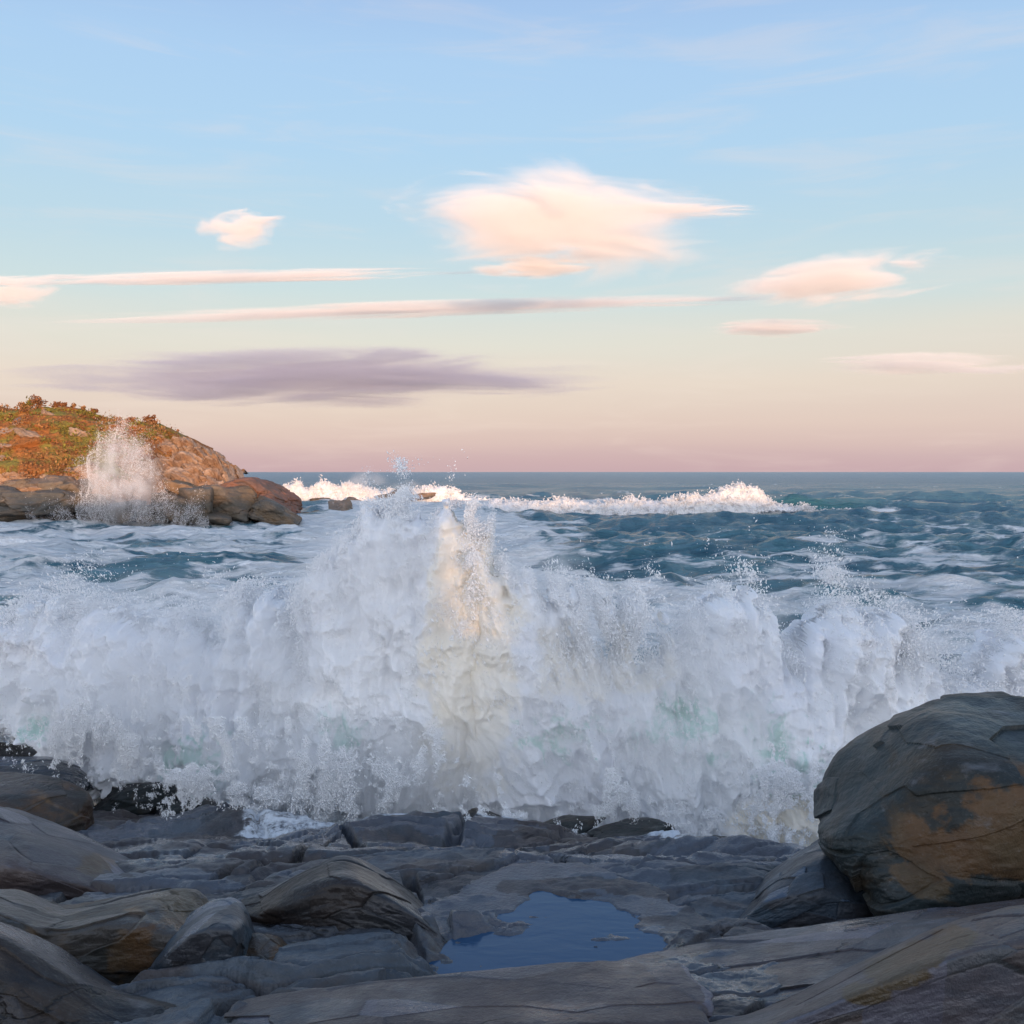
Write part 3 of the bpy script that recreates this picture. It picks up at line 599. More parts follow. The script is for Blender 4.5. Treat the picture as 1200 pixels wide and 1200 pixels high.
# ------------------------------------------------------------------ headland
HX = [-150, -110, -80, -62, -52, -47, -44.5, -42, -40, -37, -34, -32.3, -30.6, -29.0, -27.3, -25.6]
HZ = [12.0, 12.3, 11.8, 11.5, 11.2, 11.1, 10.9, 10.3, 9.9, 9.6, 8.7, 7.9, 6.6, 5.7, 4.9, 3.6]
def build_headland():
    xs = np.linspace(-150, -25.6, 900); ts = np.linspace(0, 1, 330)
    X, Tt = np.meshgrid(xs, ts)
    R = np.interp(X, HX, HZ) + (0.18 + 0.35 * smooth(-38, -33, X)) * fbm(X * 0.6, 0 * X, 1, 5, 120, 0.6)
    yf = 84.0 + 1.2 * fbm(X * 0.12, 0 * X, 4, 3, 121)
    tz = [0, .05, .22, .26, .40, .46, .62, .72, .86, 1.0]
    hz = [-.15, 0, .26, .30, .46, .52, .78, .93, 1.0, .80]
    hy = [-.6, 0, .9, 2.1, 3.1, 4.6, 8.5, 11.5, 15.0, 30.0]
    dscale = np.clip(R / 9, 0.35, 1.1)
    Z = np.interp(Tt, tz, hz) * R; Yy = yf + np.interp(Tt, tz, hy) * dscale
    # blocky jointed granite low down, softer above
    low = 1 - smooth(0.30, 0.50, Z / R + 0.08 * fbm(X * 0.3, Z * 0.3, 0, 3, 122)); right = smooth(-36, -31, X)
    rocky = np.clip(low + right, 0, 1)
    f1, f2, cid = voro3(X * 0.42, Yy * 0.5, Z * 0.62, 3); g1, g2, c2 = voro3(X * 1.1 + 3, Yy * 1.1, Z * 1.5, 5)
    disp = rocky * (1.15 * VAL[cid & 2047] + 0.45 * VAL[c2 & 2047] - 0.5 * (1 - smooth(0, 0.12, f2 - f1)) - 0.15 * (1 - smooth(0, 0.12, g2 - g1)))
    disp += 0.30 * fbm(X * 0.7, Yy * 0.7, Z * 0.7, 5, 123) + 0.10 * fbm(X * 3, Yy * 3, Z * 3, 3, 125)
    s1, s2, c3 = voro3(X * 0.35 + 7, Yy * 0.35, Z * 0.7, 8); disp += (1 - rocky) * (0.35 * VAL[c3 & 2047])
    fade = smooth(0, 0.06, Tt)
    Yy = Yy - disp * fade; Z = Z + (0.35 + 0.2 * right) * disp * fade * (1 - 0.5 * smooth(0.8, 1, Tt)) 
    end = smooth(-26.6, -25.6, X); Z = Z * (1 - end * 0.9)
    veg = (1 - rocky) * smooth(0.3, 0.45, Z / R)
    V = np.stack([X, Yy, Z], -1).reshape(-1, 3)
    o = mesh_obj('headland', V, grid_faces(len(ts), len(xs)), M_head, None, True, {'veg': veg, 'low': 1 - smooth(0.8, 1.8, Z + 0.5 * fbm(X * .4, Z, 0, 3, 130))})
    tag(o, 'rocky headland with russet and olive scrub across the water', None, None, 'structure')
    return X, Yy, Z, veg
HXg, HYg, HZg, HVEG = build_headland()

# knob of rock at the tip, and fallen blocks along its foot
prock(297, 590, 87, 96, 70, 9, M_red, 'reddish domed rock at the seaward tip of the headland', 'rock_outcrop', 'rock', n=120, seed=81, cuts=6, p=8, rough=0.07, planes=[((0.8, -0.1, 0.75), 0.62), ((-0.4, 0, 0.9), 0.85)], grooves=0.05)
prock(262, 592, 84.5, 70, 44, 4, M_farwet, 'squared dark block left of the domed rock', 'rock_outcrop', 'rock', n=70, seed=82, cuts=8, p=22, rough=0.07)
prock(318, 602, 84, 60, 26, 4, M_farwet, 'low wet rock sloping into the sea at the tip of the headland', 'rock_outcrop', 'rock', n=60, seed=83, cuts=8, p=18, rough=0.08, rot=(0, 0.35, 0))
BL = [(20, 577, 50, 20), (45, 585, 66, 22), (8, 585, 32, 30), (38, 569, 40, 15), (72, 571, 34, 28), (62, 592, 50, 18), (30, 600, 56, 16), (88, 588, 34, 22), (92, 572, 26, 20),
      (112, 590, 36, 22), (235, 590, 34, 40), (208, 596, 40, 32), (218, 575, 36, 18), (185, 600, 40, 20), (245, 606, 46, 12), (150, 600, 40, 18), (12, 607, 46, 12)]
for i, (px, py, w, h) in enumerate(BL):
    Y = 83.2 if py > 580 else 85.5
    rock('boulder', (wx(px, Y), Y - 0.5, wz(py, Y)), (w / F * Y, 3.2, h / F * Y), M_far if py < 584 else M_farwet,
         'squared granite block number of the headland foot', 'rock', 'granite blocks along the foot of the headland', n=30, seed=100 + i, cuts=6, p=20, rough=0.06, rot=(0.1 * (i % 3), 0.12 * ((i * 7) % 5 - 2), 0.3 * (i % 4)))
PALE = [(3, 508, 26, 12, 95, 'pale boulder high on the scrub slope at the left picture edge'), (22, 497, 16, 8, 96, 'small pale rock just below the skyline bushes'), (33, 511, 34, 11, 94, 'long pale slab of rock lying in the scrub'), (4, 527, 18, 11, 92, 'pale block below the boulder at the left picture edge'),
    (8, 540, 20, 7, 90, 'thin pale rock in the lower scrub on the left'), (52, 492, 40, 7, 98, 'long bare ledge just under the headland skyline'), (96, 512, 26, 10, 95, 'orange boulder in the scrub left of the spray'), (80, 556, 22, 12, 88, 'bright block at the lower edge of the scrub'), (100, 560, 34, 22, 87.5, 'big pink-tan block left of the headland spray')]
for i, (px, py, w, h, Y, lab) in enumerate(PALE):
    j = np.argmin((HXg.ravel() - wx(px, Y)) ** 2 + (600 + F * HXg.ravel() / HYg.ravel() - px) ** 2 * 0.01 + (HY + F * (CZ - HZg.ravel()) / HYg.ravel() - py) ** 2 * 0.02); yy = float(HYg.ravel()[j]); zz_ = float(HZg.ravel()[j])
    rock('granite_rock', (wx(px, yy), yy + 0.3, wz(py, yy)), (w / F * yy, 2.0, h / F * yy * 1.3), M_pale, lab, 'rock', 'pale rocks among the headland scrub', n=40, seed=180 + i, cuts=14, p=16, rough=0.12, rot=(0.2, 0.28 * (i % 3 - 1) + 0.1, 0.5 * i))
BLAB = ['pale block above the far-left corner of the headland foot', 'long tan block with flat top at the left headland foot', 'upright tan block at the left edge of the headland foot', 'tan wedge resting on the long tan block',
    'tall block beside the gap in the left headland foot', 'dark block under the long tan block', 'wide wet block at the waterline on the left', 'dark pointed block just left of the headland spray', 'pinkish block above the dark pointed block',
    'grey block half lost in the left edge of the headland spray', 'olive-brown upright block beside the squared dark block', 'dark block at the right edge of the headland spray', 'lit block on top of the dark block right of the headland spray',
    'wet block at the foot of the headland spray on its right', 'low shelf rock at the waterline under the olive-brown upright block', 'wet block in the middle of the headland spray', 'black rock awash at the left picture edge below the wide wet block']
for o, lab in zip([o for o in COL.objects if o.name.startswith('boulder') and o.get('group', '').startswith('granite')], BLAB): o['label'] = lab
SK = [(400, 598, 26, 18, 'brown rock standing alone in the foam left of the tall plume', 112), (366, 606, 34, 9, 'low russet rock in the foam just off the headland tip', 100), (383, 609, 14, 8, 'small dark rock beside the low russet rock', 98), (470, 580, 30, 9, 'brown reef rock under the left breaker, nearest the tall plume', 138),
      (378, 587, 22, 5, 'thin dark reef rock at the foot of the left breaker', 132), (455, 584, 22, 8, 'russet reef rock below the misty end of the left breaker', 136), (412, 609, 28, 4, 'flat dark rock awash in front of the lone brown rock', 98), (442, 610, 16, 3, 'thin sliver of rock awash right of the lone brown rock', 97), (497, 582, 18, 5, 'last small reef rock before the tall plume', 138), (412, 587, 16, 4, 'tiny reef rock in the middle of the left breaker', 134)]
for i, (px, py, w, h, lab, Y) in enumerate(SK):
    zb = wz(py, Y); 
    rock('reef_rock', (wx(px, Y), Y, max(zb, -0.1)), (w / F * Y, 2.5, h / F * Y * 1.5), M_far, lab, 'rock', 'reef rocks off the headland', n=26, seed=140 + i, cuts=7, p=14, rough=0.12, rot=(0, 0.15 * (i % 3 - 1), 0.3 * i))

# scrub: low ground cover as one mass, single bushes on the skyline
def leaf_material(name, c1, c2):
    m, t = material(name); r = t.node('ShaderNodeNewGeometry').outputs['Random Per Island']
    c = t.mix(r, c1, c2)
    b = t.node('ShaderNodeBsdfPrincipled', ins={'Base Color': c, 'Roughness': 0.7, 'Specular IOR Level': 0.2}); t.l.new(b.outputs[0], t.out.inputs[0]); return m
M_leafR = leaf_material('russet_leaves', (0.28, 0.115, 0.045), (0.14, 0.06, 0.025)); M_leafG = leaf_material('olive_leaves', (0.26, 0.21, 0.04), (0.11, 0.09, 0.02)); M_leafO = leaf_material('orange_scrub', (0.38, 0.19, 0.07), (0.20, 0.095, 0.04)); M_wood = leaf_material('bark', (0.06, 0.04, 0.03), (0.05, 0.035, 0.025))
def leaves(name, P, s, mat, parent=None):
    n = len(P); a = rng.normal(size=(n, 3)); a /= np.linalg.norm(a, axis=1, keepdims=True); b = rng.normal(size=(n, 3)); b = np.cross(a, b); b /= np.linalg.norm(b, axis=1, keepdims=True)
    s = s[:, None]; V = np.stack([P - a * s, P + b * s * 0.6, P + a * s, P - b * s * 0.6], 1).reshape(-1, 3)
    return mesh_obj(name, V, np.arange(n * 4).reshape(n, 4), mat, parent, False)
w = HVEG.ravel() * (HYg.ravel() < 102) * (HXg.ravel() > -75); hx, hy_, hz_ = HXg.ravel(), HYg.ravel(), HZg.ravel()
for nm, mt, sd, thr in (('shrubbery', M_leafR, 5, 0.0), ('shrubbery', M_leafG, 6, 0.1), ('shrubbery', M_leafO, 7, 0.0)):
    keep = np.where((w > 0.5) & (fbm(hx * 0.3, hy_ * 0.3, hz_ * 0.3, 4, sd * 11) > thr))[0]
    cen = rng.choice(keep, 420); k = 26
    R0 = rng.uniform(0.15, 0.45, 420)
    P = np.stack([hx[cen], hy_[cen], hz_[cen]], -1)[:, None] + rng.normal(size=(420, k, 3)) * R0[:, None, None] * np.array([1, 1, 0.7])
    o = leaves(nm, P.reshape(-1, 3), rng.uniform(0.06, 0.16, 420 * k), mt)
    tag(o, {5: 'low russet scrub over the upper headland', 6: 'low olive scrub over the upper headland', 7: 'low orange scrub over the upper headland'}[sd], 'shrubbery', None, 'stuff')
def sky_top(x):
    j = np.argmin(np.abs(HXg[0] - x)); col = HZg[:, j]; q = col + 0; el_ = (q - CZ) / HYg[:, j]; i = int(np.argmax(el_)); return HYg[i, j], col[i]
BU = [(28, 0.95, 'round dark bush, the largest on the headland skyline', M_leafR), (12, 0.5, 'narrow upright olive bush left of the largest skyline bush', M_leafG), (50, 0.55, 'rounded bush just right of the largest skyline bush', M_leafR), (59, 0.38, 'tiny bush at the right of the rounded skyline bush', M_leafR),
      (81, 0.33, 'small tuft alone on the skyline slope', M_leafO), (97, 0.4, 'small dark bush midway down the skyline slope', M_leafR), (5, 0.5, 'low bush at the left picture edge on the skyline', M_leafO), (146, 0.5, 'dark bush behind the top of the headland spray', M_leafR),
      (160, 0.55, 'dark bush where the skyline starts to drop steeply', M_leafR), (171, 0.42, 'lowest dark bush on the steep right skyline', M_leafR), (68, 0.3, 'small russet tuft between rounded bush and lone tuft', M_leafO), (130, 0.35, 'small orange bush above the left of the spray', M_leafO)]
for px, r, lab, mt in BU:
    x = wx(px, 97); y, z = sky_top(x)
    e = empty('bush', (x, y, z - 0.1)); tag(e, lab, 'bush', 'bushes on the headland skyline')
    n = int(420 * r); v = rng.normal(size=(n, 3)); v /= np.linalg.norm(v, axis=1, keepdims=True)
    lobes = rng.normal(size=(6, 3)) * 0.35; P = v * rng.uniform(0.25, 0.62, (n, 1)) + lobes[rng.integers(0, 6, n)]
    st = 1.5 if 'upright' in lab else 0.8
    leaves('foliage', P * r * np.array([1, 1, st]) + np.array([0, 0, r * 0.75 * st]), rng.uniform(0.07, 0.16, n), mt, e)
    tv = []; tf = []
    for b in range(4):
        a0 = rng.uniform(0, 6.28); tip = np.array([math.cos(a0) * 0.3 * r, math.sin(a0) * 0.3 * r, r * 0.9])
        i0 = len(tv)
        for hgt, rad in ((0, 0.05), (1, 0.015)):
            for q in range(5): tv.append(tip * hgt + np.array([math.cos(q * 1.2566) * rad, math.sin(q * 1.2566) * rad, -0.1 * (1 - hgt)]))
        for q in range(5): tf.append([i0 + q, i0 + (q + 1) % 5, i0 + 5 + (q + 1) % 5, i0 + 5 + q])
    mesh_obj('stem', np.array(tv), np.array(tf), M_wood, e)
print('headland', time.time() - T0)

# ------------------------------------------------------------------ white water
def profile(pts): 
    a = np.array(pts, float); return lambda x: np.interp(x, a[:, 0], a[:, 1])
def white_water(root, Yc, top, bot, x0, x1, thick, res, n_fringe, n_body, rad, mat_core, edge=1.0, core=True, greens=(), fray=30, billow_amp=0.34, bscale=1.0, seed=0, lean=0.0, tail=16, gaps=None, core_in=8, fine=1.0, streak=1.0, holes=(), clump=1.0, sunlit_tint=(), base=None, fadeL=30, fadeR=30):
    """a mass of aerated water hanging at distance Yc: lumpy body, a skin of drops and a frayed rim of spray"""
    Tf, Bf = profile(top), profile(bot); pxm = F / Yc
    ymin = min(p[1] for p in top) - 60; ymax = max(p[1] for p in bot) + 10
    loc = np.array(root.location)
    def fields(px, py, warp=True):
        s = 1.0 / (100 * bscale)
        n1 = fbm(px * s * 1.6, py * s * 1.6, 0 * px, 4, seed + 1); n2 = fbm(px * s * 7, py * s * 7, 0 * px + 4, 4, seed + 2)
        bx, by = base if base else (0.5 * (x0 + x1), ymax + 300 * bscale)
        ang = np.arctan2(px - bx, by - py); rad_ = np.hypot(px - bx, py - by); s4 = 1.0 / bscale
        n4 = fbm(ang * (by - 0.5 * (ymin + ymax)) / (14 * bscale), rad_ / (90 * bscale), 0 * px + 2, 3, seed + 9)
        e = py - Tf(px + 10 * n1 * bscale) + fray * n1 + fray * 0.5 * n2 + fray * 0.9 * streak * n4
        b = Bf(px) - py + 0.4 * fray * n1 + 0.5 * fray * n2
        return np.minimum(e, b * 1.6), e, b, n1, n2
    def tfun(px, py):
        m, e, b, n1, n2 = fields(px, py)
        tt = np.sqrt(np.clip(e - core_in * edge, 0, 200 * bscale) / (200 * bscale)) * smooth(0, 30 * bscale, b) * smooth(x0, x0 + 30, px) * (1 - smooth(x1 - 30, x1, px))
        for (hx0, hy0, hrx, hry, amt) in holes:
            tt = tt * (1 - np.clip(np.exp(-((px - hx0) / hrx) ** 4 - ((py - hy0) / hry) ** 4) * smooth(-amt, -amt + 0.25, n2 * 0.8 + n1 * 0.5), 0, 1))
        X = wx(px, Yc); Z = wz(py, Yc); q = 1.0 / bscale / (Yc / 10.5)
        wv = 0.35 * fbm(X * 1.5 * q, 0 * X, Z * 1.5 * q, 3, seed + 4)
        bl = billow(X * 0.9 * q + wv, 0 * X + 1, Z * 0.7 * q + wv, 3, seed + 5) * 0.7 + billow(X * 3.4 * q + wv * 2, 0 * X + 1, Z * 2.4 * q - wv, 3, seed + 6, 0.6) * 0.34 * fine + fbm(X * 11 * q + wv * 6, 0 * X, Z * 8 * q, 4, seed + 7, 0.6) * 0.07 * fine
        tt = tt * smooth(0, fadeL, px - x0) * smooth(0, fadeR, x1 - px)
        bx, by = base if base else (0.5 * (x0 + x1), ymax + 300 * bscale)
        ang = np.arctan2(px - bx, by - py); rad_ = np.hypot(px - bx, py - by); R_ = by - 0.5 * (ymin + ymax)
        rs = fbm(ang * R_ / (38 * bscale) + wv, rad_ / (150 * bscale), 0 * px + 6, 4, seed + 15, 0.6)
        return (thick * tt + (billow_amp * bl + 0.42 * billow_amp * streak * rs) * np.clip(tt * 3, 0, 1)) * smooth(0, 0.22, tt), tt
    if core:
        gx = np.arange(x0, x1 + res, res); gy = np.arange(ymin, ymax, res)
        PX, PY = np.meshgrid(gx, gy); th, tt = tfun(PX, PY); ok = tt > 0.0
        X = wx(PX, Yc); Z = wz(PY, Yc)
        g = 0 * PX
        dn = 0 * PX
        for (cx, cyy, rx, ry) in sunlit_tint: dn = np.maximum(dn, np.exp(-np.abs((PX - cx - (PY - cyy) * -0.06) / rx) ** 3 - np.abs((PY - cyy) / ry) ** 4))
        for (cx, cyy, rx, ry) in greens: g = np.maximum(g, np.exp(-((PX - cx) / rx) ** 2 - ((PY - cyy) / ry) ** 2))
        fm = ok[:-1, :-1] & ok[1:, :-1] & ok[:-1, 1:] & ok[1:, 1:]
        for sgn in (1, -1):
            Vv = np.stack([X, Yc - sgn * np.maximum(th, 0.012) + lean * (CZ - Z) * -1, Z], -1).reshape(-1, 3) - loc
            fc = grid_faces(len(gy), len(gx), fm)
            if sgn < 0: fc = fc[:, ::-1]
            v2, f2, at = compact(Vv, fc, {'green': g, 'sunlit_tint': dn})
            if sgn > 0: VA, FA, GA, DA = v2, f2, at['green'], at['sunlit_tint']
            else: VA = np.concatenate([VA, v2]); FA = np.concatenate([FA, f2 + len(GA)]); GA = np.concatenate([GA, at['green']]); DA = np.concatenate([DA, at['sunlit_tint']])
        mesh_obj('foam_body', VA, FA, mat_core, root, True, {'green': GA, 'sunlit_tint': DA})
    # skin of drops over the body and frayed rim beyond it
    def emit(n, kind, r0, r1, nm):
        out = []; fl = []; got = 0
        while got < n:
            m_ = 400000
            px = rng.uniform(x0 - 20, x1 + 20, m_); py = rng.uniform(ymin, ymax, m_)
            m, e, b, n1, n2 = fields(px, py)
            bx, by = base if base else (0.5 * (x0 + x1), ymax + 300 * bscale)
            ang = np.arctan2(px - bx, by - py); rad_ = np.hypot(px - bx, py - by)
            cl = 0.6 * fbm(px / (22 * bscale), py / (22 * bscale), 0 * px + 9, 4, seed + 8) + 0.7 * streak * fbm(ang * (by - 0.5 * (ymin + ymax)) / (9 * bscale), rad_ / (60 * bscale), 0 * px + 2, 4, seed + 12)
            if kind == 'rim': 
                pr = np.where(m > 0, np.exp(-m / (26 * bscale)) * 1.0, np.exp(m / (tail * bscale)) * 0.9) * smooth(-0.35 - 0.5 * (clump < 0), 0.45, cl)
            else:
                pr = sig(m / (8 * bscale)) * smooth(-0.30 - 0.6 * (clump < 0), 0.5, cl)
                if gaps is not None: pr = pr * gaps(px, py)
            k = rng.uniform(0, 1, m_) < pr; px, py, e, m = px[k], py[k], e[k], m[k]
            th, tt = tfun(px, py); nn = len(px)
            if kind == 'rim': y = Yc - rng.normal(0, 0.28 * thick + 0.02, nn) - th * rng.uniform(-1, 1, nn)
            else: y = Yc - th - rng.exponential(0.05 * thick, nn) + 0.01 * thick
            Z = wz(py, Yc); y = y - lean * (CZ - Z)
            out.append(np.stack([wx(px, Yc), y, Z], -1)); fl.append(np.stack([np.sin(ang[k]), 0 * px, np.cos(ang[k])], -1)); got += nn
        P = np.concatenate(out)[:n]; FL = np.concatenate(fl)[:n]
        R = r0 * (r1 / r0) ** (rng.uniform(0, 1, n) ** 2.2)
        o = drops(nm, P - loc, R, M_drop if Yc < 50 else M_dropfar, root, octa=(n < 400000), flow=FL); tag(o, kind='stuff')
    if n_fringe: emit(n_fringe, 'rim', rad[0], rad[1], 'spray')
    if n_body: emit(n_body, 'skin', rad[0], rad[1] * 0.9, 'droplets')

root = empty('wave_splash', (0, 10.8, 0)); tag(root, 'huge white wave bursting over the ledge with a tall plume in its middle', 'splash')
TOP_L = [(-120, 770), (0, 745), (50, 722), (90, 700), (150, 694), (200, 712), (240, 726), (300, 716), (345, 694), (400, 700), (470, 720), (560, 760), (640, 800)]
BOT_L = [(-120, 850), (0, 845), (70, 868), (115, 900), (200, 915), (290, 915), (420, 925), (520, 960), (640, 980)]
TOP_C = [(300, 900), (330, 800), (350, 700), (375, 645), (420, 614), (470, 594), (500, 584), (530, 580), (548, 588), (566, 610), (580, 650), (600, 700), (640, 780), (680, 860)]
BOT_C = [(300, 890), (400, 915), (470, 945), (520, 968), (600, 975), (680, 975)]
TOP_R = [(500, 760), (540, 700), (570, 668), (610, 676), (660, 702), (700, 722), (740, 748), (775, 736), (830, 724), (880, 716), (930, 724), (990, 710), (1030, 716), (1060, 745), (1090, 782), (1130, 778), (1200, 764), (1300, 768)]
BOT_R = [(500, 970), (540, 975), (620, 972), (700, 970), (800, 980), (860, 1002), (905, 1008), (940, 990), (965, 930), (1000, 900), (1300, 880)]
dark_low = lambda px, py: 1 - 0.65 * smooth(870, 930, py) * smooth(90, 260, px) * (1 - smooth(430, 520, px))
white_water(root, 11.3, TOP_L, BOT_L, -120, 640, 1.0, 1.3, 210000, 30000, (0.0025, 0.011), M_foam, greens=[(265, 865, 45, 35), (90, 830, 30, 20)], seed=200, gaps=dark_low, tail=10, fray=36, base=(330, 1250))
white_water(root, 10.7, TOP_C, BOT_C, 300, 680, 0.9, 1.3, 110000, 15000, (0.0025, 0.010), M_foam, greens=[(420, 830, 30, 30)], seed=230, tail=5, fadeL=110, fadeR=60, fray=26, base=(500, 1200), sunlit_tint=[(548, 690, 42, 110), (560, 800, 50, 100)])  # cream patches carry the painted gleam down the plume
white_water(root, 10.1, TOP_R, BOT_R, 500, 1300, 1.0, 1.3, 240000, 30000, (0.0025, 0.011), M_foam, greens=[(650, 838, 55, 30), (790, 830, 60, 40), (885, 865, 38, 70)], seed=260, tail=10, fray=34, fadeL=150, base=(840, 1350), sunlit_tint=[(560, 780, 55, 130), (700, 760, 90, 40), (890, 950, 60, 60)])
def mist(parent, px, py, Y, wp, hp, depth, dens, sd, sc=2.0):
    m, t = material('spray_mist'); tc = t.node('ShaderNodeTexCoord').outputs['Object']; w_, h_ = wp / F * Y, hp / F * Y
    ln = t.node('ShaderNodeVectorMath', operation='LENGTH'); t.l.new(tc, ln.inputs[0])
    n = t.noise(t.mapping(tc, (1, 1, 1), loc=(sd, 0, sd)), sc, 5, 0.6, 0.3)
    dn = t.math('MULTIPLY', t.math('MULTIPLY', t.step(n, 0.40, 0.66), t.step(t.math('SUBTRACT', 1.0, ln.outputs['Value']), 0.0, 0.6)), dens)
    v = t.node('ShaderNodeVolumePrincipled', ins={'Color': (1.0, 1.0, 1.0, 1), 'Density': dn, 'Anisotropy': 0.0}); t.l.new(v.outputs[0], t.out.inputs['Volume'])
    V, Fc = cube_sphere(12); o = mesh_obj('mist', V, Fc, m, parent); o.location = np.array((wx(px, Y), Y, wz(py, Y))) - np.array(parent.location); o.scale = (w_ / 2, depth / 2, h_ / 2)
    tag(o, kind='stuff')
mist(root, 440, 700, 9.8, 240, 320, 1.4, 1.8, 1.0)
mist(root, 640, 700, 9.6, 170, 160, 1.2, 1.6, 11.0)
mist(root, 190, 790, 10.0, 560, 280, 1.5, 1.6, 2.0, 3.0)
mist(root, 780, 810, 9.1, 640, 300, 1.4, 1.6, 3.0, 3.0)
mist(root, 400, 900, 9.3, 460, 170, 1.2, 2.2, 4.0, 3.0)
mist(root, 620, 900, 8.9, 560, 160, 1.0, 1.1, 8.0, 3.0)
mist(root, 1120, 770, 9.6, 260, 110, 1.2, 1.0, 5.0, 2.0)
# thrown drops falling in front on the ledge
def thrown(nm, px0, px1, py0, py1, Y0, Y1, n, r0, r1, seed, parent, thr=0.05):
    m_ = n * 8; px = rng.uniform(px0, px1, m_); py = py0 + (py1 - py0) * rng.uniform(0, 1, m_)
    q = (py - py0) / (py1 - py0); q2 = np.minimum(px - px0, px1 - px) / 60
    ang = np.arctan2(px - 0.5 * (px0 + px1), 1500 - py); rad_ = np.hypot(px - 0.5 * (px0 + px1), 1500 - py)
    nn = 0.5 * fbm(px / 40, py / 26, 0 * px, 4, seed) + 0.45 * fbm(px / 9, py / 7, 0 * px, 3, seed + 1) + 0.5 * fbm(ang * 60, rad_ / 40, 0 * px, 3, seed + 2)
    pr = np.clip(nn - thr - 1.3 * np.abs(q - 0.45) ** 1.6 * 2 - 1.0 * np.clip(1 - q2, 0, 1), 0, 1) ** 1.5 * 1.6
    k = rng.uniform(0, 1, m_) < pr; px, py, ang = px[k][:n], py[k][:n], ang[k][:n]; Y = rng.uniform(Y0, Y1, len(px))
    P = np.stack([wx(px, Y), Y, wz(py, Y)], -1) - np.array(parent.location)
    fl = np.stack([np.sin(ang), 0 * ang, np.cos(ang)], -1)
    o = drops(nm, P, r0 * (r1 / r0) ** (rng.uniform(0, 1, len(px)) ** 1.8), M_drop, parent, True, fl); tag(o, kind='stuff')
thrown('drops', 170, 560, 840, 1010, 8.7, 10.0, 150000, 0.0015, 0.0075, 300, root, -0.45)
thrown('drops', 500, 980, 900, 1015, 8.3, 9.4, 80000, 0.0015, 0.0070, 310, root, -0.2)
thrown('drops', 850, 990, 850, 1020, 7.6, 9.2, 50000, 0.0015, 0.0075, 320, root, -0.35)
thrown('drops', -40, 280, 790, 965, 9.2, 10.4, 60000, 0.0015, 0.0070, 330, root, -0.2)
print('splash', time.time() - T0)

root = empty('wave_splash', (wx(140, 81), 81, 0)); tag(root, 'fountain of fine spray bursting in front of the headland rocks', 'splash')
TOP_H = [(60, 610), (80, 590), (100, 555), (115, 520), (130, 508), (150, 506), (168, 520), (182, 550), (195, 580), (215, 610)]
BOT_H = [(40, 618), (240, 618)]
white_water(root, 81, TOP_H, BOT_H, 50, 225, 1.2, 1.0, 16000, 44000, (0.007, 0.026), M_foam, core=False, clump=-1.0, fray=10, seed=400, bscale=0.6, tail=14)
mist(root, 142, 562, 80.6, 105, 130, 3.0, 1.0, 6.0, 2.5)
root = empty('breaking_wave', (wx(420, 141), 141, 0)); tag(root, 'sunlit breaker bursting over the reef rocks beyond the headland tip', 'wave')
TOP_A = [(300, 590), (318, 578), (335, 570), (347, 562), (362, 572), (376, 562), (392, 570), (410, 565), (425, 569), (450, 576), (475, 574), (505, 570), (530, 573), (545, 580), (580, 588)]
white_water(root, 141, TOP_A, [(300, 592), (580, 592)], 300, 580, 1.6, 0.6, 4000, 3000, (0.05, 0.13), M_foamfar, core_in=0, fray=3, billow_amp=0.9, bscale=0.16, seed=430, tail=6, streak=0.15, fine=0.6)
mist(root, 430, 566, 140, 60, 40, 5, 0.30, 7.0, 1.5); mist(root, 480, 574, 140, 60, 26, 5, 0.25, 9.0, 1.5)
root = empty('breaking_wave', (wx(720, 106), 106, 0)); tag(root, 'long offshore breaker with its lit crest curling at the right end', 'wave')
TOP_B = [(545, 588), (580, 586), (620, 588), (660, 584), (700, 588), (735, 583), (770, 585), (800, 581), (822, 578), (842, 573), (860, 568), (880, 569), (892, 577), (905, 588), (925, 594), (945, 592), (960, 599)]
BOT_B = [(545, 612), (700, 616), (800, 614), (850, 608), (898, 603), (960, 602)]
white_water(root, 104.8, TOP_B, BOT_B, 545, 960, 1.8, 0.6, 6000, 4000, (0.035, 0.10), M_foamfar, core_in=0, fray=3, billow_amp=0.8, bscale=0.17, seed=460, tail=6, streak=0.15, fine=0.6)
root = empty('breaking_wave', (wx(1015, 101), 101, 0)); tag(root, 'small pinkish patch of breaking foam right of the long breaker', 'wave')
white_water(root, 101, [(955, 602), (985, 596), (1000, 598), (1030, 604), (1062, 606)], [(965, 606), (1000, 612), (1030, 619), (1058, 616)], 955, 1062, 0.8, 0.6, 1500, 2500, (0.03, 0.08), M_foamfar, core_in=0, fray=3, billow_amp=0.25, bscale=0.12, seed=490, tail=6, streak=0.15, fadeL=12, fadeR=12)
print('breakers', time.time() - T0)

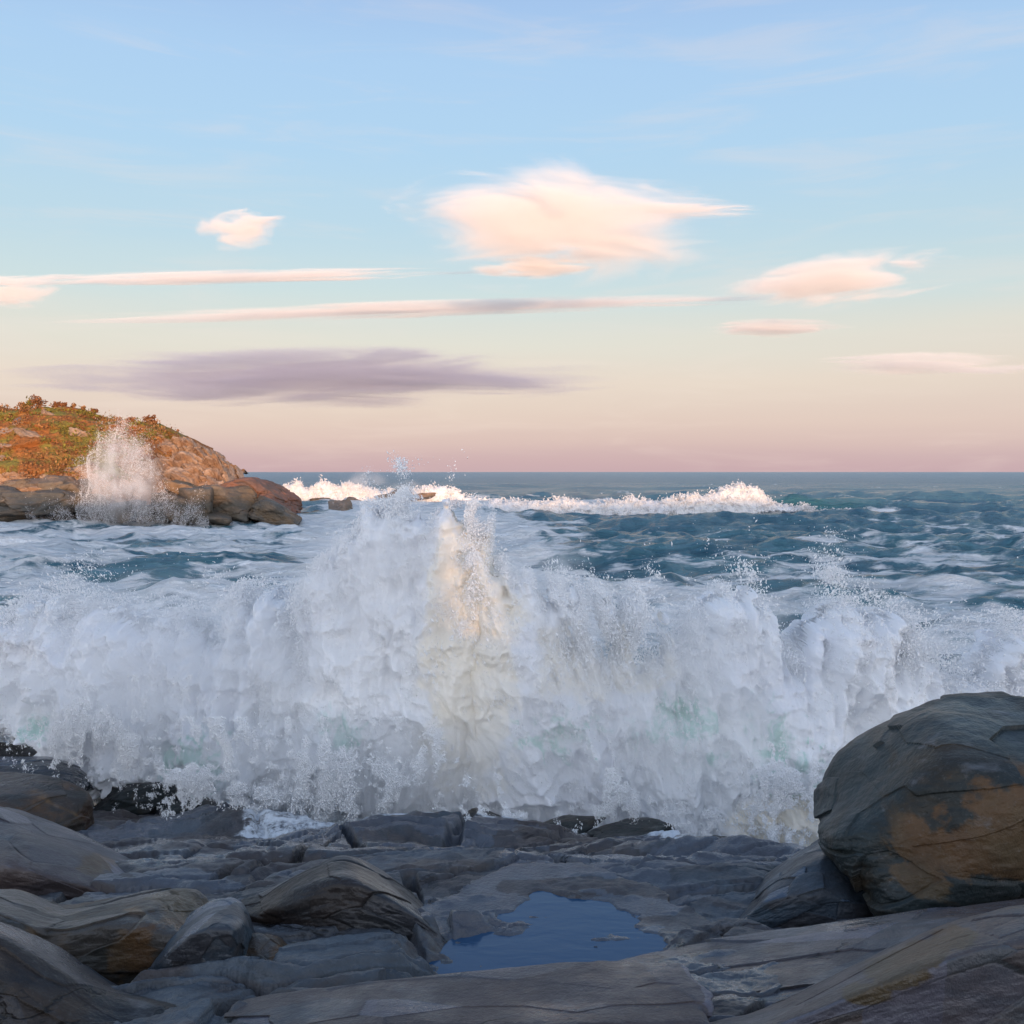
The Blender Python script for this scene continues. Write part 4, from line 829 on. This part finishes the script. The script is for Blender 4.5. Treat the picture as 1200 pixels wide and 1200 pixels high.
# ------------------------------------------------------------------ clouds
def cloud(px, py, wpx, hpx, Y, dens, lab, seed, col=(0.97, 0.92, 0.875), aniso=1.3, tilt=0.0, thr=0.48, depth=0.2):
    m, t = material('cloud_vapour'); tc = t.node('ShaderNodeTexCoord').outputs['Object']
    w, h = wpx / F * Y, hpx / F * Y; dp = w * depth
    ln = t.node('ShaderNodeVectorMath', operation='LENGTH'); t.l.new(tc, ln.inputs[0])
    n = t.noise(t.mapping(tc, (aniso, 1.2, 1.8), rot=(0, 0.25, 0), loc=(seed, seed * 2.1, 0)), 1.0, 8, 0.66, 0.8)
    body = t.math('SUBTRACT', 1.0, ln.outputs['Value'])
    x = t.math('ADD', t.math('MULTIPLY', t.math('SUBTRACT', n, thr), 2.6), t.math('MULTIPLY', body, 0.9))
    x = t.math('MULTIPLY', t.step(x, 0.38, 0.72), t.step(body, 0.0, 0.22))
    v = t.node('ShaderNodeVolumePrincipled', ins={'Color': (*col, 1), 'Density': t.math('MULTIPLY', x, dens / dp), 'Anisotropy': -0.12})
    t.l.new(v.outputs[0], t.out.inputs['Volume'])
    V, Fc = cube_sphere(14)
    o = mesh_obj('cloud', V, Fc, m, None, True); o.location = (wx(px, Y), Y, wz(py, Y)); o.scale = (w / 2, dp / 2, h / 2); o.rotation_euler = (0, -tilt, 0)
    tag(o, lab, 'cloud', 'clouds in the evening sky')
cloud(665, 262, 500, 185, 7000, 6, 'large peach-white cloud, the biggest in the sky', 3.0, thr=0.47)
cloud(622, 314, 170, 34, 7050, 5, 'small peach lobe hanging just under the large cloud', 21.0, thr=0.44)
cloud(800, 246, 230, 22, 7100, 4, 'thin wisp trailing to the right of the large cloud', 23.0, thr=0.44, depth=0.1)
cloud(283, 268, 130, 62, 7200, 4, 'small pink puff left of the large cloud', 5.0, thr=0.46)
cloud(985, 328, 330, 84, 7600, 5, 'feathery peach cloud right of and below the large cloud', 8.0, tilt=0.10, thr=0.46)
cloud(905, 384, 210, 26, 8200, 4, 'short thin streak below the feathery cloud', 9.0, thr=0.44)
cloud(250, 325, 720, 18, 8000, 6, 'upper of two long pale streaks on the left, reaching past the small puff', 11.0, tilt=0.02, aniso=2.4, thr=0.41, depth=0.06)
cloud(500, 362, 980, 22, 8300, 6, 'long pale streak below the large cloud', 12.0, tilt=0.03, aniso=2.4, thr=0.41, depth=0.06)
cloud(20, 342, 130, 50, 7900, 3, 'faint pink tuft at the left end of the upper streak', 13.0, thr=0.44)
cloud(372, 442, 800, 80, 9500, 4.5, 'grey-mauve cloud bank low over the sea', 14.0, col=(0.58, 0.58, 0.68), aniso=1.8, thr=0.41, depth=0.1)  # the bank's shade is put into this greyer vapour colour
cloud(1090, 428, 320, 34, 9500, 3, 'faint rosy streak low on the right', 16.0, thr=0.44)
print('done', time.time() - T0)
